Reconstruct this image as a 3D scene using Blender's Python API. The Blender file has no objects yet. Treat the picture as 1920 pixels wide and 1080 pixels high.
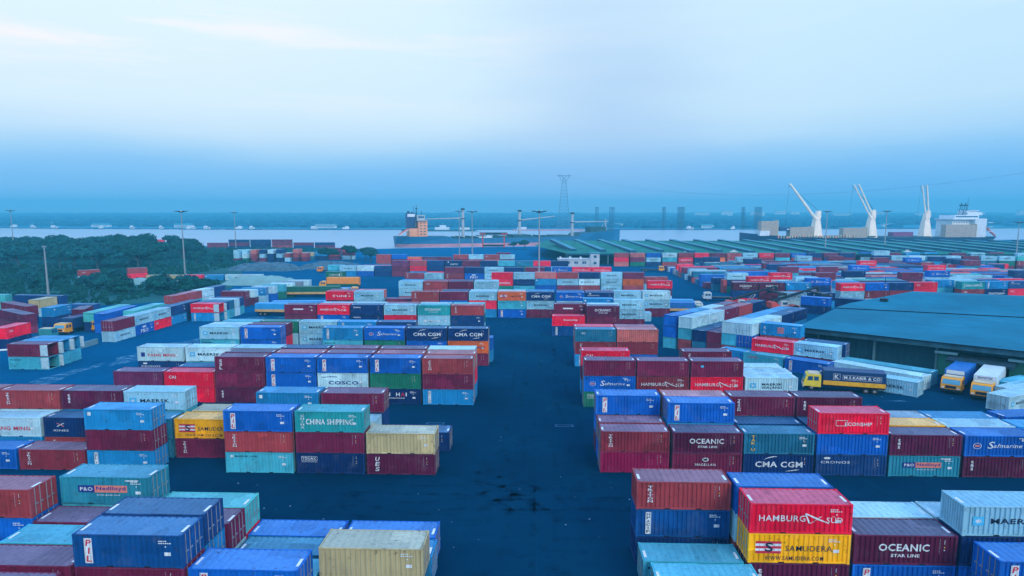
import bpy, math, random
import numpy as np
from mathutils import Vector, Matrix
R = math.radians
random.seed(7)
scn = bpy.context.scene
COL = scn.collection
SQ = 0.73            # the photograph is squeezed in height: every height here is the seen one
TIER = 1.894         # height of one container as seen
L20, L40, WID = 6.058, 12.19, 2.438

# ------------------------------------------------------------------ helpers
class MB:
    """collects faces of boxes, bars, tubes; build() links ONE mesh object"""
    def __init__(s): s.v=[]; s.f=[]; s.m=[]; s.mats=[]
    def mi(s,mat):
        if mat not in s.mats: s.mats.append(mat)
        return s.mats.index(mat)
    def poly(s,pts,mat):
        b=len(s.v); s.v+= [tuple(p) for p in pts]; s.f.append(tuple(range(b,b+len(pts)))); s.m.append(s.mi(mat))
    def add(s,vs,fs,mat):
        b=len(s.v); s.v+=[tuple(p) for p in vs]; k=s.mi(mat)
        for f in fs: s.f.append(tuple(b+i for i in f)); s.m.append(k)
    def box(s,x0,y0,z0,x1,y1,z1,mat):
        s.add([(x0,y0,z0),(x1,y0,z0),(x1,y1,z0),(x0,y1,z0),(x0,y0,z1),(x1,y0,z1),(x1,y1,z1),(x0,y1,z1)],
              [(0,3,2,1),(4,5,6,7),(0,1,5,4),(1,2,6,5),(2,3,7,6),(3,0,4,7)],mat)
    def prism(s,prof,axis,a,b,mat):
        """closed 2D profile swept along axis from a to b; profile coords are the two other axes in order"""
        n=len(prof)
        def P(p,t):
            return {'x':(t,p[0],p[1]),'y':(p[0],t,p[1]),'z':(p[0],p[1],t)}[axis]
        vs=[P(p,a) for p in prof]+[P(p,b) for p in prof]
        fs=[(i,(i+1)%n,n+(i+1)%n,n+i) for i in range(n)]+[tuple(range(n-1,-1,-1)),tuple(range(n,2*n))]
        s.add(vs,fs,mat)
    def tube(s,p,q,r0,mat,r1=None,n=8,cap=True):
        r1=r0 if r1 is None else r1
        p=Vector(p);q=Vector(q);d=(q-p)
        if d.length<1e-6:return
        d.normalize(); u=d.orthogonal().normalized(); w=d.cross(u)
        vs=[];
        for c,r in ((p,r0),(q,r1)):
            for i in range(n):
                a=2*math.pi*i/n; vs.append(c+u*(r*math.cos(a))+w*(r*math.sin(a)))
        fs=[(i,(i+1)%n,n+(i+1)%n,n+i) for i in range(n)]
        if cap: fs+= [tuple(range(n-1,-1,-1)),tuple(range(n,2*n))]
        s.add(vs,fs,mat)
    def mesh(s,name,smooth=False):
        me=bpy.data.meshes.new(name); me.from_pydata(s.v,[],s.f)
        for m in s.mats: me.materials.append(m)
        me.polygons.foreach_set('material_index',s.m)
        if smooth: me.polygons.foreach_set('use_smooth',[True]*len(s.f))
        me.update(); return me
    def build(s,name,parent=None,smooth=False,loc=None):
        o=bpy.data.objects.new(name,s.mesh(name,smooth)); COL.objects.link(o)
        if parent is not None: o.parent=parent
        if loc is not None: o.location=loc
        return o
def tag(o,label=None,cat=None,group=None,kind=None):
    if label: o['label']=label
    if cat: o['category']=cat
    if group: o['group']=group
    if kind: o['kind']=kind
    return o
def empty(name,loc=(0,0,0),rz=0.0):
    o=bpy.data.objects.new(name,None); o.empty_display_size=.3; COL.objects.link(o)
    o.location=loc; o.rotation_euler=(0,0,rz); return o
def copy_tree(o,parent=None):
    c=o.copy(); COL.objects.link(c)
    if parent is not None: c.parent=parent
    for ch in o.children: copy_tree(ch,c)
    return c

# ------------------------------------------------------------------ materials
class NT:
    def __init__(s,name):
        s.m=bpy.data.materials.new(name); s.m.use_nodes=True; s.t=s.m.node_tree; s.t.nodes.clear()
        s.out=s.n('ShaderNodeOutputMaterial'); s.b=s.n('ShaderNodeBsdfPrincipled'); s.l(s.b.outputs[0],s.out.inputs[0])
    def n(s,t,**k):
        x=s.t.nodes.new(t)
        for a,b in k.items(): setattr(x,a,b)
        return x
    def l(s,a,b): s.t.links.new(a,b)
    def noise(s,scale,detail=3,vec=None,rough=.55,dist=0):
        x=s.n('ShaderNodeTexNoise'); x.inputs['Scale'].default_value=scale; x.inputs['Detail'].default_value=detail
        x.inputs['Roughness'].default_value=rough; x.inputs['Distortion'].default_value=dist
        if vec is not None: s.l(vec,x.inputs['Vector'])
        return x.outputs[0]
    def ramp(s,fac,a,b,ca=(0,0,0,1),cb=(1,1,1,1)):
        x=s.n('ShaderNodeValToRGB'); e=x.color_ramp.elements
        e[0].position=a;e[1].position=b;e[0].color=ca;e[1].color=cb
        s.l(fac,x.inputs[0]); return x.outputs[0]
    def mix(s,fac,a,b,bt='MIX'):
        x=s.n('ShaderNodeMix',data_type='RGBA',blend_type=bt)
        for i,v in ((0,fac),(6,a),(7,b)):
            if hasattr(v,'is_output'): s.l(v,x.inputs[i])
            else: x.inputs[i].default_value=v if i==0 else (tuple(v)+(1,))[:4]
        return x.outputs[2]
    def math(s,op,a,b=0.0):
        x=s.n('ShaderNodeMath',operation=op)
        for i,v in ((0,a),(1,b)):
            if hasattr(v,'is_output'): s.l(v,x.inputs[i])
            else: x.inputs[i].default_value=v
        return x.outputs[0]
    def coord(s,kind='Object',scale=(1,1,1),loc=None):
        c=s.n('ShaderNodeTexCoord'); m=s.n('ShaderNodeMapping'); m.inputs['Scale'].default_value=scale
        s.l(c.outputs[kind],m.inputs[0])
        if loc is not None: s.l(loc,m.inputs[1])
        return m.outputs[0]
    def fin(s,col,rough=.6,spec=.3,bump=None,bs=.3,metal=0,bd=.1):
        for k,v in (('Base Color',col),('Roughness',rough),('Metallic',metal),('Specular IOR Level',spec)):
            if hasattr(v,'is_output'): s.l(v,s.b.inputs[k])
            else: s.b.inputs[k].default_value=(tuple(v)+(1,))[:4] if k=='Base Color' else v
        if bump is not None:
            b=s.n('ShaderNodeBump'); b.inputs['Strength'].default_value=bs; b.inputs['Distance'].default_value=bd
            s.l(bump,b.inputs['Height']); s.l(b.outputs[0],s.b.inputs['Normal'])
        return s.m
_mc={}
def simple(name,c,rough=.6,var=.25,scale=1.5,spec=.3,metal=0):
    if name in _mc: return _mc[name]
    t=NT(name); v=t.coord('Object'); n=t.noise(scale,4,v)
    col=t.mix(t.ramp(n,.3,.7),[x*(1-var) for x in c],[min(1,x*(1+var*.6)) for x in c])
    _mc[name]=t.fin(col,rough,spec,metal=metal); return _mc[name]

def container_paint(name,sky_fade,stain,attr=None):
    t=NT(name); oi=t.n('ShaderNodeObjectInfo')
    if attr:
        a=t.n('ShaderNodeVertexColor',layer_name=attr); base=a.outputs[0]; rnd=t.math('MULTIPLY',a.outputs[1],97.3)
        v=t.coord('Object')
    else:
        base=oi.outputs['Color']; rnd=t.math('MULTIPLY',oi.outputs['Random'],53.7)
        cx=t.n('ShaderNodeCombineXYZ'); [t.l(rnd,cx.inputs[i]) for i in range(3)]
        v=t.coord('Object',loc=cx.outputs[0])
    base=t.mix(sky_fade,base,(.17,.44,.62))  # pale roof mix: bleached paint plus overhead sky light in the colour
    hsv=t.n('ShaderNodeHueSaturation'); t.l(base,hsv.inputs['Color'])
    val=t.math('ADD',t.math('MULTIPLY',t.math('FRACT',t.math('MULTIPLY',rnd,7.31)),.3),.85); t.l(val,hsv.inputs['Value'])
    base=hsv.outputs[0]
    # repainted panels, vertical dirt runs, rust
    vo=t.n('ShaderNodeTexVoronoi',distance='CHEBYCHEV'); mv_=t.n('ShaderNodeMapping'); mv_.inputs['Scale'].default_value=(.55,.3,.75); t.l(v,mv_.inputs[0]); t.l(mv_.outputs[0],vo.inputs['Vector']); vo.inputs['Scale'].default_value=1.0
    pc=t.n('ShaderNodeSeparateColor'); t.l(vo.outputs['Color'],pc.inputs[0])
    base=t.mix(t.math('MULTIPLY',t.ramp(pc.outputs[0],.80,.82),.42),base,t.mix(1.0,base,(.55,.58,.62),'MULTIPLY'))
    base=t.mix(t.math('MULTIPLY',t.ramp(pc.outputs[1],.88,.90),.35),base,t.mix(1.0,base,(1.7,1.6,1.5),'MULTIPLY'))
    mp=t.n('ShaderNodeMapping'); mp.inputs['Scale'].default_value=(2.6,2.6,.22); t.l(v,mp.inputs[0])
    streak=t.ramp(t.noise(1.6,4,mp.outputs[0]),.42,.72)
    blot=t.ramp(t.noise(.55,5,v,.62),.40,.68)
    c=t.mix(t.math('MULTIPLY',streak,.45),base,t.mix(1.0,base,(.52,.55,.58),'MULTIPLY'))
    c=t.mix(t.math('MULTIPLY',blot,.6),c,t.mix(1.0,c,(.72,.74,.76),'MULTIPLY'))
    light=t.ramp(t.noise(.8,3,v),.55,.75)
    c=t.mix(t.math('MULTIPLY',light,.05),c,(.55,.62,.68))
    rust=t.ramp(t.noise(2.2,6,v,.7),.62 if stain<.5 else .60,.74 if stain<.5 else .70)
    c=t.mix(t.math('MULTIPLY',rust,stain),c,(.05,.022,.026))
    return t.fin(c,.6,.12)
PAINT=container_paint('container_paint',.0,.6)
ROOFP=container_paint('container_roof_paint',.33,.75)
FRAMEP=container_paint('container_frame_paint',.02,.85)
MASSP=container_paint('container_mass_paint',.03,.4,'Col')
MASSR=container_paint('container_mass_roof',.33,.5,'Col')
WHITE=simple('sign_white',(.62,.74,.82),.6,.12,6)
def worn_shaded(name,c):
    t=NT(name); oi=t.n('ShaderNodeObjectInfo'); cx=t.n('ShaderNodeCombineXYZ'); r_=t.math('MULTIPLY',oi.outputs['Random'],61.0); [t.l(r_,cx.inputs[i]) for i in range(3)]
    v=t.coord('Object',loc=cx.outputs[0]); n=t.noise(3.2,6,v,.7); n2=t.noise(.9,4,v,.6)
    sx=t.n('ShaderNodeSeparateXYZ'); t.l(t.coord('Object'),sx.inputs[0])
    s_=t.math('SINE',t.math('MULTIPLY',sx.outputs[0],21.6)); st=t.ramp(s_,.1,.7)  # dark stripes paint the shade of wall corrugations into the letters
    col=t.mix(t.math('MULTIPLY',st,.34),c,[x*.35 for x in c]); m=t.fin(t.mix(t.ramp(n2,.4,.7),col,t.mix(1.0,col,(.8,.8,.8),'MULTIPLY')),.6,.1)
    a=t.math('SUBTRACT',1.0,t.math('MULTIPLY',t.ramp(t.math('ADD',t.math('MULTIPLY',n,.6),t.math('MULTIPLY',n2,.4)),.55,.68),.55)); t.l(a,t.b.inputs['Alpha']); return m
WORNW=worn_shaded('worn_shaded_white_lettering',(.64,.78,.86)); WORND=worn_shaded('worn_shaded_dark_lettering',(.012,.03,.07))
DARKT=simple('sign_navy',(.012,.03,.07),.6,.2,6)
REDT=simple('sign_red',(.5,.02,.06),.6,.15,6)
SKYT=simple('sign_sky_blue',(.05,.45,.75),.6,.1,6)
YELT=simple('sign_amber',(.65,.42,.06),.6,.15,6)
NAVT=simple('sign_deep_blue',(.008,.03,.22),.6,.15,6)
SALT=simple('sign_salmon',(.62,.2,.16),.6,.15,6)
STEEL=simple('galvanised_steel',(.33,.38,.42),.45,.15,2,.5,.6)
DARK=simple('dark_rubber',(.010,.014,.02),.8,.3,3)
DOORIN=simple('door_inner_pale',(.36,.58,.66),.6,.25,2)
GAPM=simple('dark_gap',(.004,.008,.014),.9,.2,3)  # near-black stands in for shade in gaps, pockets and openings

# ------------------------------------------------------------------ lettering
_tx={}
def text_geo(s,bold):
    if (s,bold) in _tx: return _tx[(s,bold)]
    cu=bpy.data.curves.new('lettering_curve','FONT'); cu.body=s; cu.resolution_u=2; cu.offset=.022 if bold else 0.004
    cu.space_character=1.08
    ob=bpy.data.objects.new('lettering_source',cu); COL.objects.link(ob)
    me=bpy.data.meshes.new_from_object(ob)
    vs=np.array([v.co[:2] for v in me.vertices]); fs=[tuple(p.vertices) for p in me.polygons]
    lo=vs.min(0);hi=vs.max(0); vs=(vs-lo)/np.maximum(hi-lo,1e-6)
    bpy.data.objects.remove(ob); bpy.data.meshes.remove(me); bpy.data.curves.remove(cu)
    _tx[(s,bold)]=(vs,fs); return _tx[(s,bold)]
def put_text(mb,s,u,v,w,h,mat,P,bold=True,slant=0):
    vs,fs=text_geo(s,bold)
    mb.add([P(u+a*w+b*h*slant,v+b*h) for a,b in vs],fs,mat)
def put_stack(mb,s,u,v0,v1,w,mat,P,slant=0):
    n=len(s); st=(v1-v0)/n
    for i,ch in enumerate(s):
        if ch==' ': continue
        wi=w*.3 if ch in 'Il1' else w
        put_text(mb,ch,u+(w-wi)/2,v1-(i+1)*st+st*.1,wi,st*.8,mat,P,True,slant)
def rect(mb,u0,v0,u1,v1,mat,P): mb.poly([P(u0,v0),P(u1,v0),P(u1,v1),P(u0,v1)],mat)
def star(mb,u,v,r,mat,P,n=7,inner=.38,sq=SQ):
    pts=[]
    for i in range(2*n):
        a=math.pi*i/n+math.pi/2; q=r*(1 if i%2==0 else inner)
        pts.append((u+q*math.cos(a),v+q*math.sin(a)*sq))
    for i in range(2*n): mb.poly([P(u,v),P(*pts[i]),P(*pts[(i+1)%(2*n)])],mat)
def arc(mb,pts,w,mat,P):
    for i in range(len(pts)-1):
        (a,b),(c,d)=pts[i],pts[i+1]; wi=w*math.sin(math.pi*(i+.3)/len(pts))+.01; wj=w*math.sin(math.pi*(i+1.3)/len(pts))+.01
        mb.poly([P(a,b),P(c,d),P(c,d+wj),P(a,b+wi)],mat)
def disc(mb,u,v,ru,rv,mat,P,n=14,inner=None):
    for i in range(n):
        a=2*math.pi*i/n;b=2*math.pi*(i+1)/n
        if inner: mb.poly([P(u+ru*math.cos(a)*inner,v+rv*math.sin(a)*inner),P(u+ru*math.cos(a),v+rv*math.sin(a)),P(u+ru*math.cos(b),v+rv*math.sin(b)),P(u+ru*math.cos(b)*inner,v+rv*math.sin(b)*inner)],mat)
        else: mb.poly([P(u,v),P(u+ru*math.cos(a),v+rv*math.sin(a)),P(u+ru*math.cos(b),v+rv*math.sin(b))],mat)

# colours of the paints
C=dict(dbl=(.003,.075,.27),blu=(.004,.13,.56),lbl=(.012,.27,.60),nav=(.004,.035,.16),nvr=(.008,.06,.22),mar=(.17,.013,.065),mab=(.105,.009,.055),
 brn=(.36,.055,.07),brr=(.25,.03,.055),red=(.85,.002,.05),pin=(.34,.004,.09),whi=(.42,.72,.82),lgr=(.27,.60,.76),cya=(.06,.46,.60),
 tea=(.015,.17,.30),pno=(.022,.25,.36),grn=(.012,.19,.13),gnl=(.07,.48,.48),chs=(.018,.32,.36),bei=(.46,.43,.24),yel=(1.0,.52,.0),ora=(.70,.15,.035),
 pur=(.16,.025,.11),sal=(.52,.15,.14),gry=(.22,.30,.38))
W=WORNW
def common(mb,P,rf=True):
    # number block and plates near the right end
    for i in range(9): rect(mb,5.02,1.62-i*.105,5.05,1.66-i*.105,W,P)
    rect(mb,5.30,1.35,5.33,1.62,W,P); rect(mb,5.29,1.12,5.36,1.2,YELT,P); rect(mb,5.29,.95,5.36,1.02,W,P)
def common2(mb,P):
    for j in range(2):
        for i in range(4+j*2): rect(mb,4.75+i*.12,1.52-j*.12,4.84+i*.12,1.58-j*.12,W,P)
    rect(mb,5.1,1.2,5.17,1.27,W,P); rect(mb,5.05,.72,5.4,.92,W,P)
def T(s,u,v,w,h,m=W,b=True,sl=0): return lambda mb,P: put_text(mb,s,u,v,w,h,m,P,b,sl)
def ST(s,u,v0,v1,w,m=W,sl=0): return lambda mb,P: put_stack(mb,s,u,v0,v1,w,m,P,sl)
def RC(a,b,c,d,m=W): return lambda mb,P: rect(mb,a,b,c,d,m,P)
def DI(u,v,a,b,m=W,i=None): return lambda mb,P: disc(mb,u,v,a,b,m,P,16,i)
def m_star(mb,P): rect(mb,.55,.66,1.22,1.22,SKYT,P)
def m_star2(mb,P):
    Q=lambda u,v:P(u,v,.006); star(mb,.885,.94,.27,W,Q)
def m_flag(mb,P):
    mb.poly([P(3.25,1.27),P(3.33,1.31),P(4.05,1.0),P(4.7,.72),P(4.72,.66),P(4.0,.9)],W)
    mb.poly([P(3.55,.66),P(3.62,.66),P(4.15,1.1),P(4.28,1.12),P(4.0,.92)],W)
    mb.poly([P(3.25,1.27),P(3.33,1.27),P(3.58,.72),P(3.5,.66)],W)
def m_cma(mb,P):
    arc(mb,[(1.75+i*.13,1.38+.28*math.sin(i/9*1.45)) for i in range(10)],.07,W,P)
    arc(mb,[(3.7+i*.13,.34+.2*(1-math.cos(i/9*1.3))) for i in range(10)],.07,W,P)
def m_sam(mb,P):
    for i in range(5): rect(mb,.42,.62+i*.155,1.95,.62+(i+1)*.155,REDT if i%2==0 else W,P)
    put_text(mb,'S',.98,.72,.5,.6,DARKT,lambda u,v:P(u,v,.006))
def m_pno(mb,P):
    rect(mb,1.2,.82,2.3,1.3,NAVT,P); rect(mb,2.3,.82,4.5,1.3,SALT,P)
    Q=lambda u,v:P(u,v,.006)
    put_text(mb,'P&O',1.33,.93,.85,.25,W,Q); put_text(mb,'Nedlloyd',2.42,.9,1.98,.33,NAVT,Q); put_text(mb,'www.ponl.com',2.4,.58,1.6,.12,W,P)
def m_saf(mb,P):
    disc(mb,1.05,.95,.36,.27,W,P,18,.88); rect(mb,.85,.88,1.25,1.03,SALT,P)
    put_text(mb,'S',1.9,.72,.5,.62,W,P,False,.25); put_text(mb,'afmarine',2.42,.8,2.4,.36,W,P,False,.3)
    for a,b in ((4.55,1.62),(4.72,1.62),(4.9,1.62),(4.8,1.48)): rect(mb,a,b,a+.12,b+.06,W,P)
def m_pil(mb,P):
    rect(mb,.62,.22,1.06,1.66,W,P); put_stack(mb,'PIL',.7,.26,1.62,.3,REDT,lambda u,v:P(u,v,.006),.12)
def m_box(txt):
    def f(mb,P):
        for a in ((.42,1.55,1.85,1.58),(.42,1.2,1.85,1.23),(.42,1.2,.45,1.58),(1.82,1.2,1.85,1.58)): rect(mb,*a,W,P)
        put_text(mb,txt,.52,1.28,1.2,.22,W,P)
        rect(mb,.42,1.06,1.85,1.09,W,P)
    return f
def m_wan(mb,P):
    x=.75
    for ch,m in (('W',W),('A',REDT),('N',W),(' ',W),('H',W),('A',REDT),('I',W)):
        if ch!=' ': put_text(mb,ch,x,1.0,.45 if ch!='I' else .13,.45,m,P)
        x+=.58 if ch!='I' else .3
    put_text(mb,'EVER . WINGING',.8,.7,3.3,.14,W,P)
def m_vp(txt,m=DARKT):
    def f(mb,P):
        rect(mb,.62,.2,.98,1.7,W,P); put_stack(mb,txt,.69,.26,1.66,.22,m,lambda u,v:P(u,v,.006))
    return f
def m_eco(mb,P):
    for a in ((1.5,1.2,2.5,1.24),(1.5,.72,1.54,1.24),(1.5,.72,2.5,.76),(2.46,1.1,2.5,1.24)): rect(mb,*a,W,P)
    put_text(mb,'ECONSHIP',2.3,.74,2.3,.32,W,P)
CM=lambda mb,P:common(mb,P)
C2=lambda mb,P:common2(mb,P)
STAR=[m_star,m_star2]
# style: colour, marks, colour words, mark words
DARKT_=DARKT; DARKT=WORND
S={}
def sty(k,c,marks,cw,mw): S[k]=(C[c],marks,cw,mw)
sty('mar','mar',[CM],'maroon','without lettering')
sty('mab','mab',[CM],'dark maroon','without lettering')
sty('brn','brn',[CM],'brick red','without lettering')
sty('brr','brr',[CM],'brownish red','without lettering')
sty('red','red',[CM],'red','without lettering')
sty('pin','pin',[CM],'magenta','without lettering')
sty('blu','blu',[C2],'blue','without lettering')
sty('lbl','lbl',[C2,RC(.3,1.3,.62,1.62)],'light blue','with small white square')
sty('nav','nav',[CM],'navy','without lettering')
sty('nvr','nvr',[C2],'dark blue','without lettering')
sty('cya','cya',[RC(.3,1.35,.55,1.5,DARKT),RC(.62,1.38,1.9,1.48,DARKT)],'pale cyan','with small dark mark')
sty('whi','whi',[RC(4.6,1.4,5.4,1.46,DARKT)],'off-white','without lettering')
sty('gry','gry',[CM],'grey','without lettering')
sty('grn','grn',[CM],'green','without lettering')
sty('gnl','gnl',[],'mint green','without lettering')
sty('tea','tea',[CM,T('4KL',.9,1.15,.7,.26)],'teal','with small white initials')
sty('tak','tea',[ST('TAK U',.62,.25,1.7,.34,YELT),RC(5.2,1.1,5.28,1.18,YELT)],'dark teal','with amber vertical strip')
sty('bei','bei',[],'beige','without lettering')
sty('yel','yel',[],'yellow','without lettering')
sty('ora','ora',[CM],'orange','without lettering')
sty('pur','pur',[CM],'purple maroon','without lettering')
sty('sal','sal',[CM],'salmon','without lettering')
sty('tri','brn',[ST('TRITON',.72,.45,1.62,.34),CM],'brick red','with white vertical letters')
sty('trb','brr',[ST('TRITON',.72,.45,1.62,.34),CM],'brownish red','with white vertical letters')
sty('trm','mar',[ST('TRITON',.72,.45,1.62,.3),CM],'maroon','with white vertical letters')
sty('tex','mab',[ST('tex',.62,.6,1.55,.27),CM],'dark maroon','with short white vertical letters')
sty('ssl','mar',[ST('SSL',.55,.3,1.6,.36),CM],'maroon','with three stacked white letters')
sty('ues','mab',[ST('UES',.72,.25,1.65,.36,W,.2),CM],'dark maroon','with three slanted white letters')
sty('pil','blu',[m_pil,C2],'blue','with white upright panel')
sty('pid','dbl',[m_pil,C2],'dark blue','with white upright panel')
sty('mae','lgr',STAR+[T('MAERSK',1.6,.78,2.9,.34,DARKT)],'pale grey','with star and dark lettering')
sty('maw','whi',STAR+[T('MAERSK',1.6,.78,2.9,.34,DARKT)],'off-white','with star and dark lettering')
sty('msl','whi',STAR+[T('MAERSK',1.9,.95,2.4,.28,DARKT),T('SEALAND',1.9,.58,2.4,.26,DARKT)],'off-white','with two lines of dark lettering')
sty('mal','cya',[RC(.45,1.4,.72,1.62),T('MAERSK LINE',.85,1.44,2.0,.16,DARKT)],'pale cyan','with small dark lettering')
sty('maq','lgr',[RC(.4,1.35,.65,1.55),T('MAERSK LINE',.8,1.38,1.7,.14,DARKT)],'pale grey','with small dark lettering')
sty('oce','mab',[T('OCEANIC',1.45,.88,3.0,.46),T('STAR LINE',2.2,.5,1.7,.2),CM],'dark maroon','with large white lettering')
sty('ocg','chs',[T('OCEANIC',1.35,.88,3.0,.42),T('STAR LINE',2.2,.52,1.6,.18),CM],'green','with large white lettering')
sty('ham','red',[T('HAMBURG',.55,.78,2.75,.38,W,False),m_flag,T('SÜD',4.55,.72,.95,.42,W,False)],'red','with white lettering and flag')
sty('haf','brr',[T('HAMBURG',.55,.78,2.75,.38,W,False),m_flag,T('SÜD',4.55,.72,.95,.42,W,False)],'faded red','with white lettering and flag')
sty('sam','yel',[m_sam,T('SAMUDERA',2.2,.78,2.8,.36,DARKT,False),T('WWW.SAMUDERA.COM',1.0,.2,3.5,.26,DARKT,False)],'yellow','with black lettering and striped flag')
sty('sao','ora',[m_sam,T('SAMUDERA',2.4,.78,2.8,.32,DARKT,False)],'orange yellow','with striped flag')
sty('saf','blu',[m_saf],'blue','with white script lettering')
sty('cma','nav',[T('CMA CGM',1.05,.7,4.1,.52),m_cma,CM],'navy','with large white lettering and arcs')
sty('cro','nvr',[T('CRONOS',.42,1.12,2.5,.22,W,False),DI(.95,1.6,.3,.1),CM],'dark blue','with small white lettering')
sty('pno','pno',[m_pno,RC(4.4,1.6,5.3,1.68)],'teal','with blue and salmon nameplate')
sty('chs','chs',[T('CHINA SHIPPING',.95,.7,4.2,.5),ST('CHINA',.5,.3,1.6,.3)],'turquoise','with large white lettering')
sty('cos','whi',[T('COSCO',1.3,.5,3.6,.42,NAVT),RC(.4,1.35,1.1,1.42,NAVT),T('SHIPPING',1.15,1.35,1.2,.18,NAVT)],'pale grey','with spaced blue lettering')
sty('wan','nav',[m_wan],'navy','with white and red lettering')
sty('yan','whi',[RC(.5,.6,1.0,1.15,NAVT),T('YANG MING',1.3,.62,3.7,.38,REDT)],'off-white','with red lettering')
sty('cai','red',[T('CAI',.6,1.05,.85,.36),CM],'red','with three bold white letters')
sty('cam','brn',[T('CAI',.6,1.05,.85,.36),CM],'salmon red','with three bold white letters')
sty('eco','red',[m_eco,CM],'red','with outlined box and white lettering')
sty('eli','red',[T('Econship',2.1,.9,2.6,.4),CM],'red','with plain white lettering')
sty('hap','ora',[T('Hapag-Lloyd',1.6,.7,3.9,.42,NAVT)],'orange','with dark lettering')
sty('kli','red',[T('K',1.6,.62,.5,.5),T("'LINE",2.2,.66,2.5,.38)],'red','with wide white lettering')
sty('uas','grn',[T('UASC',1.2,.7,3.0,.5),RC(4.3,.6,4.65,1.3)],'green','with large white lettering')
sty('max','red',[T('MAXICON',1.0,.55,4.2,.5)],'red','with large white lettering')
sty('kmt','nav',[T('KMTC',2.0,.35,2.7,.55,W,True,.2),RC(1.1,1.2,1.5,1.6)],'navy','with slanted white lettering')
sty('pob','blu',[T('P&O',1.7,.3,2.4,.7),RC(2.3,1.2,3.4,1.55)],'bright blue','with big white letters')
sty('ooc','cya',[T('OOCL',.75,1.15,1.5,.28,REDT)],'pale cyan','with small red lettering')
sty('mol','lgr',[T('MOL',2.0,.6,2.4,.42),DI(1.4,.8,.35,.25)],'pale grey','with white lettering')
sty('txn','nav',[T('TRIEMA',.45,1.3,1.5,.22),CM],'navy','with small white lettering')
sty('txb','nav',[m_box('TOUAX'),CM],'navy','with small boxed lettering')
sty('grb','grn',[m_box('TOUAX'),CM],'green','with small boxed lettering')
sty('mgl','mar',[DI(2.9,1.32,.28,.18),DI(2.9,1.32,.2,.11,NAVT),T('MAGELLAN',2.0,.75,1.8,.22,W,False),CM],'maroon','with white disc and lettering')
sty('hpc','dbl',[m_vp('HPACIF')],'blue','with pale vertical strip')
sty('hpl','lbl',[m_vp('HPL INE')],'light blue','with pale vertical strip')
sty('xin','nav',[T('XINES',.85,.55,1.5,.18,W,False),lambda mb,P:(mb.poly([P(1.2,1.35),P(1.35,1.35),P(2.0,1.02),P(1.85,1.02)],SALT),mb.poly([P(2.0,1.35),P(1.85,1.35),P(1.2,1.02),P(1.35,1.02)],W))],'navy','with crossed emblem')
sty('bin','nav',[T('SINOTRANS',1.0,.5,4.0,.5)],'navy','with wide white lettering')
sty('roc','lbl',[T('R',.5,1.0,.4,.4),T('L',.5,.4,.3,.35)]+[RC(2.6,.5+i*.16,3.6,.6+i*.16,SALT) for i in range(6)],'light blue','with faded salmon block')
sty('dot','mar',[DI(1.3,1.25,.2,.14,SKYT),CM],'maroon','with pale blue disc')
sty('ylt','mar',[T('Waterfront',.5,1.3,1.7,.22,YELT),CM],'maroon','with yellow lettering')
sty('uil','whi',[T('IUCL',1.6,.7,1.9,.4)],'off-white','with faint lettering')
sty('ptx','mar',[RC(1.7,.9,3.6,1.15)],'maroon','with white name bar')

# ------------------------------------------------------------------ the containers
def body_mesh(L,door,fine=True):
    """corrugated walls, ribbed roof; door: 'l','r' end flat for the door leaves"""
    mb=MB(); H=TIER; i=.02; d=.07; z0,z1=.10,H-.07
    def wall(a,b,pt,per=.29):
        n=max(2,int(round((b-a)/per))); st=(b-a)/n; xs=[]
        for k in range(n):
            x=a+k*st; xs+=[(x,i),(x+st*.36,i),(x+st*.5,i+d),(x+st*.86,i+d)]
        xs.append((b,i))
        for (u,o),(u2,o2) in zip(xs,xs[1:]): mb.poly([pt(u,o,z0),pt(u2,o2,z0),pt(u2,o2,z1),pt(u,o,z1)],PAINT)
    wall(.1,L-.1,lambda u,o,z:(u,o,z))
    wall(.1,L-.1,lambda u,o,z:(L-u,WID-o,z))
    if door=='l': mb.poly([(.06,WID-.1,z0),(.06,.1,z0),(.06,.1,z1),(.06,WID-.1,z1)],PAINT)
    else: wall(.1,WID-.1,lambda u,o,z:(o,WID-u,z),.25)
    if door=='o': mb.poly([(.12,.12,.12),(.12,WID-.12,.12),(.12,WID-.12,z1),(.12,.12,z1)],GAPM)  # dark sheet in place of the unlit inside
    elif door=='r': mb.poly([(L-.06,.1,z0),(L-.06,WID-.1,z0),(L-.06,WID-.1,z1),(L-.06,.1,z1)],PAINT)
    else: wall(.1,WID-.1,lambda u,o,z:(L-o,u,z),.25)
    n=int(L/.42); st=(L-.2)/n; xs=[]
    for k in range(n):
        x=.1+k*st; xs+=[(x,0),(x+st*.55,0),(x+st*.65,-.03),(x+st*.9,-.03)]
    xs.append((L-.1,0))
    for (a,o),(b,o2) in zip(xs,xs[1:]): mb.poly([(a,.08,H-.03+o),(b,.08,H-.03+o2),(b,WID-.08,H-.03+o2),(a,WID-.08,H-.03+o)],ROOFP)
    mb.poly([(.05,.05,.07),(.05,WID-.05,.07),(L-.05,WID-.05,.07),(L-.05,.05,.07)],GAPM)
    return mb.mesh('container_body')
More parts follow.
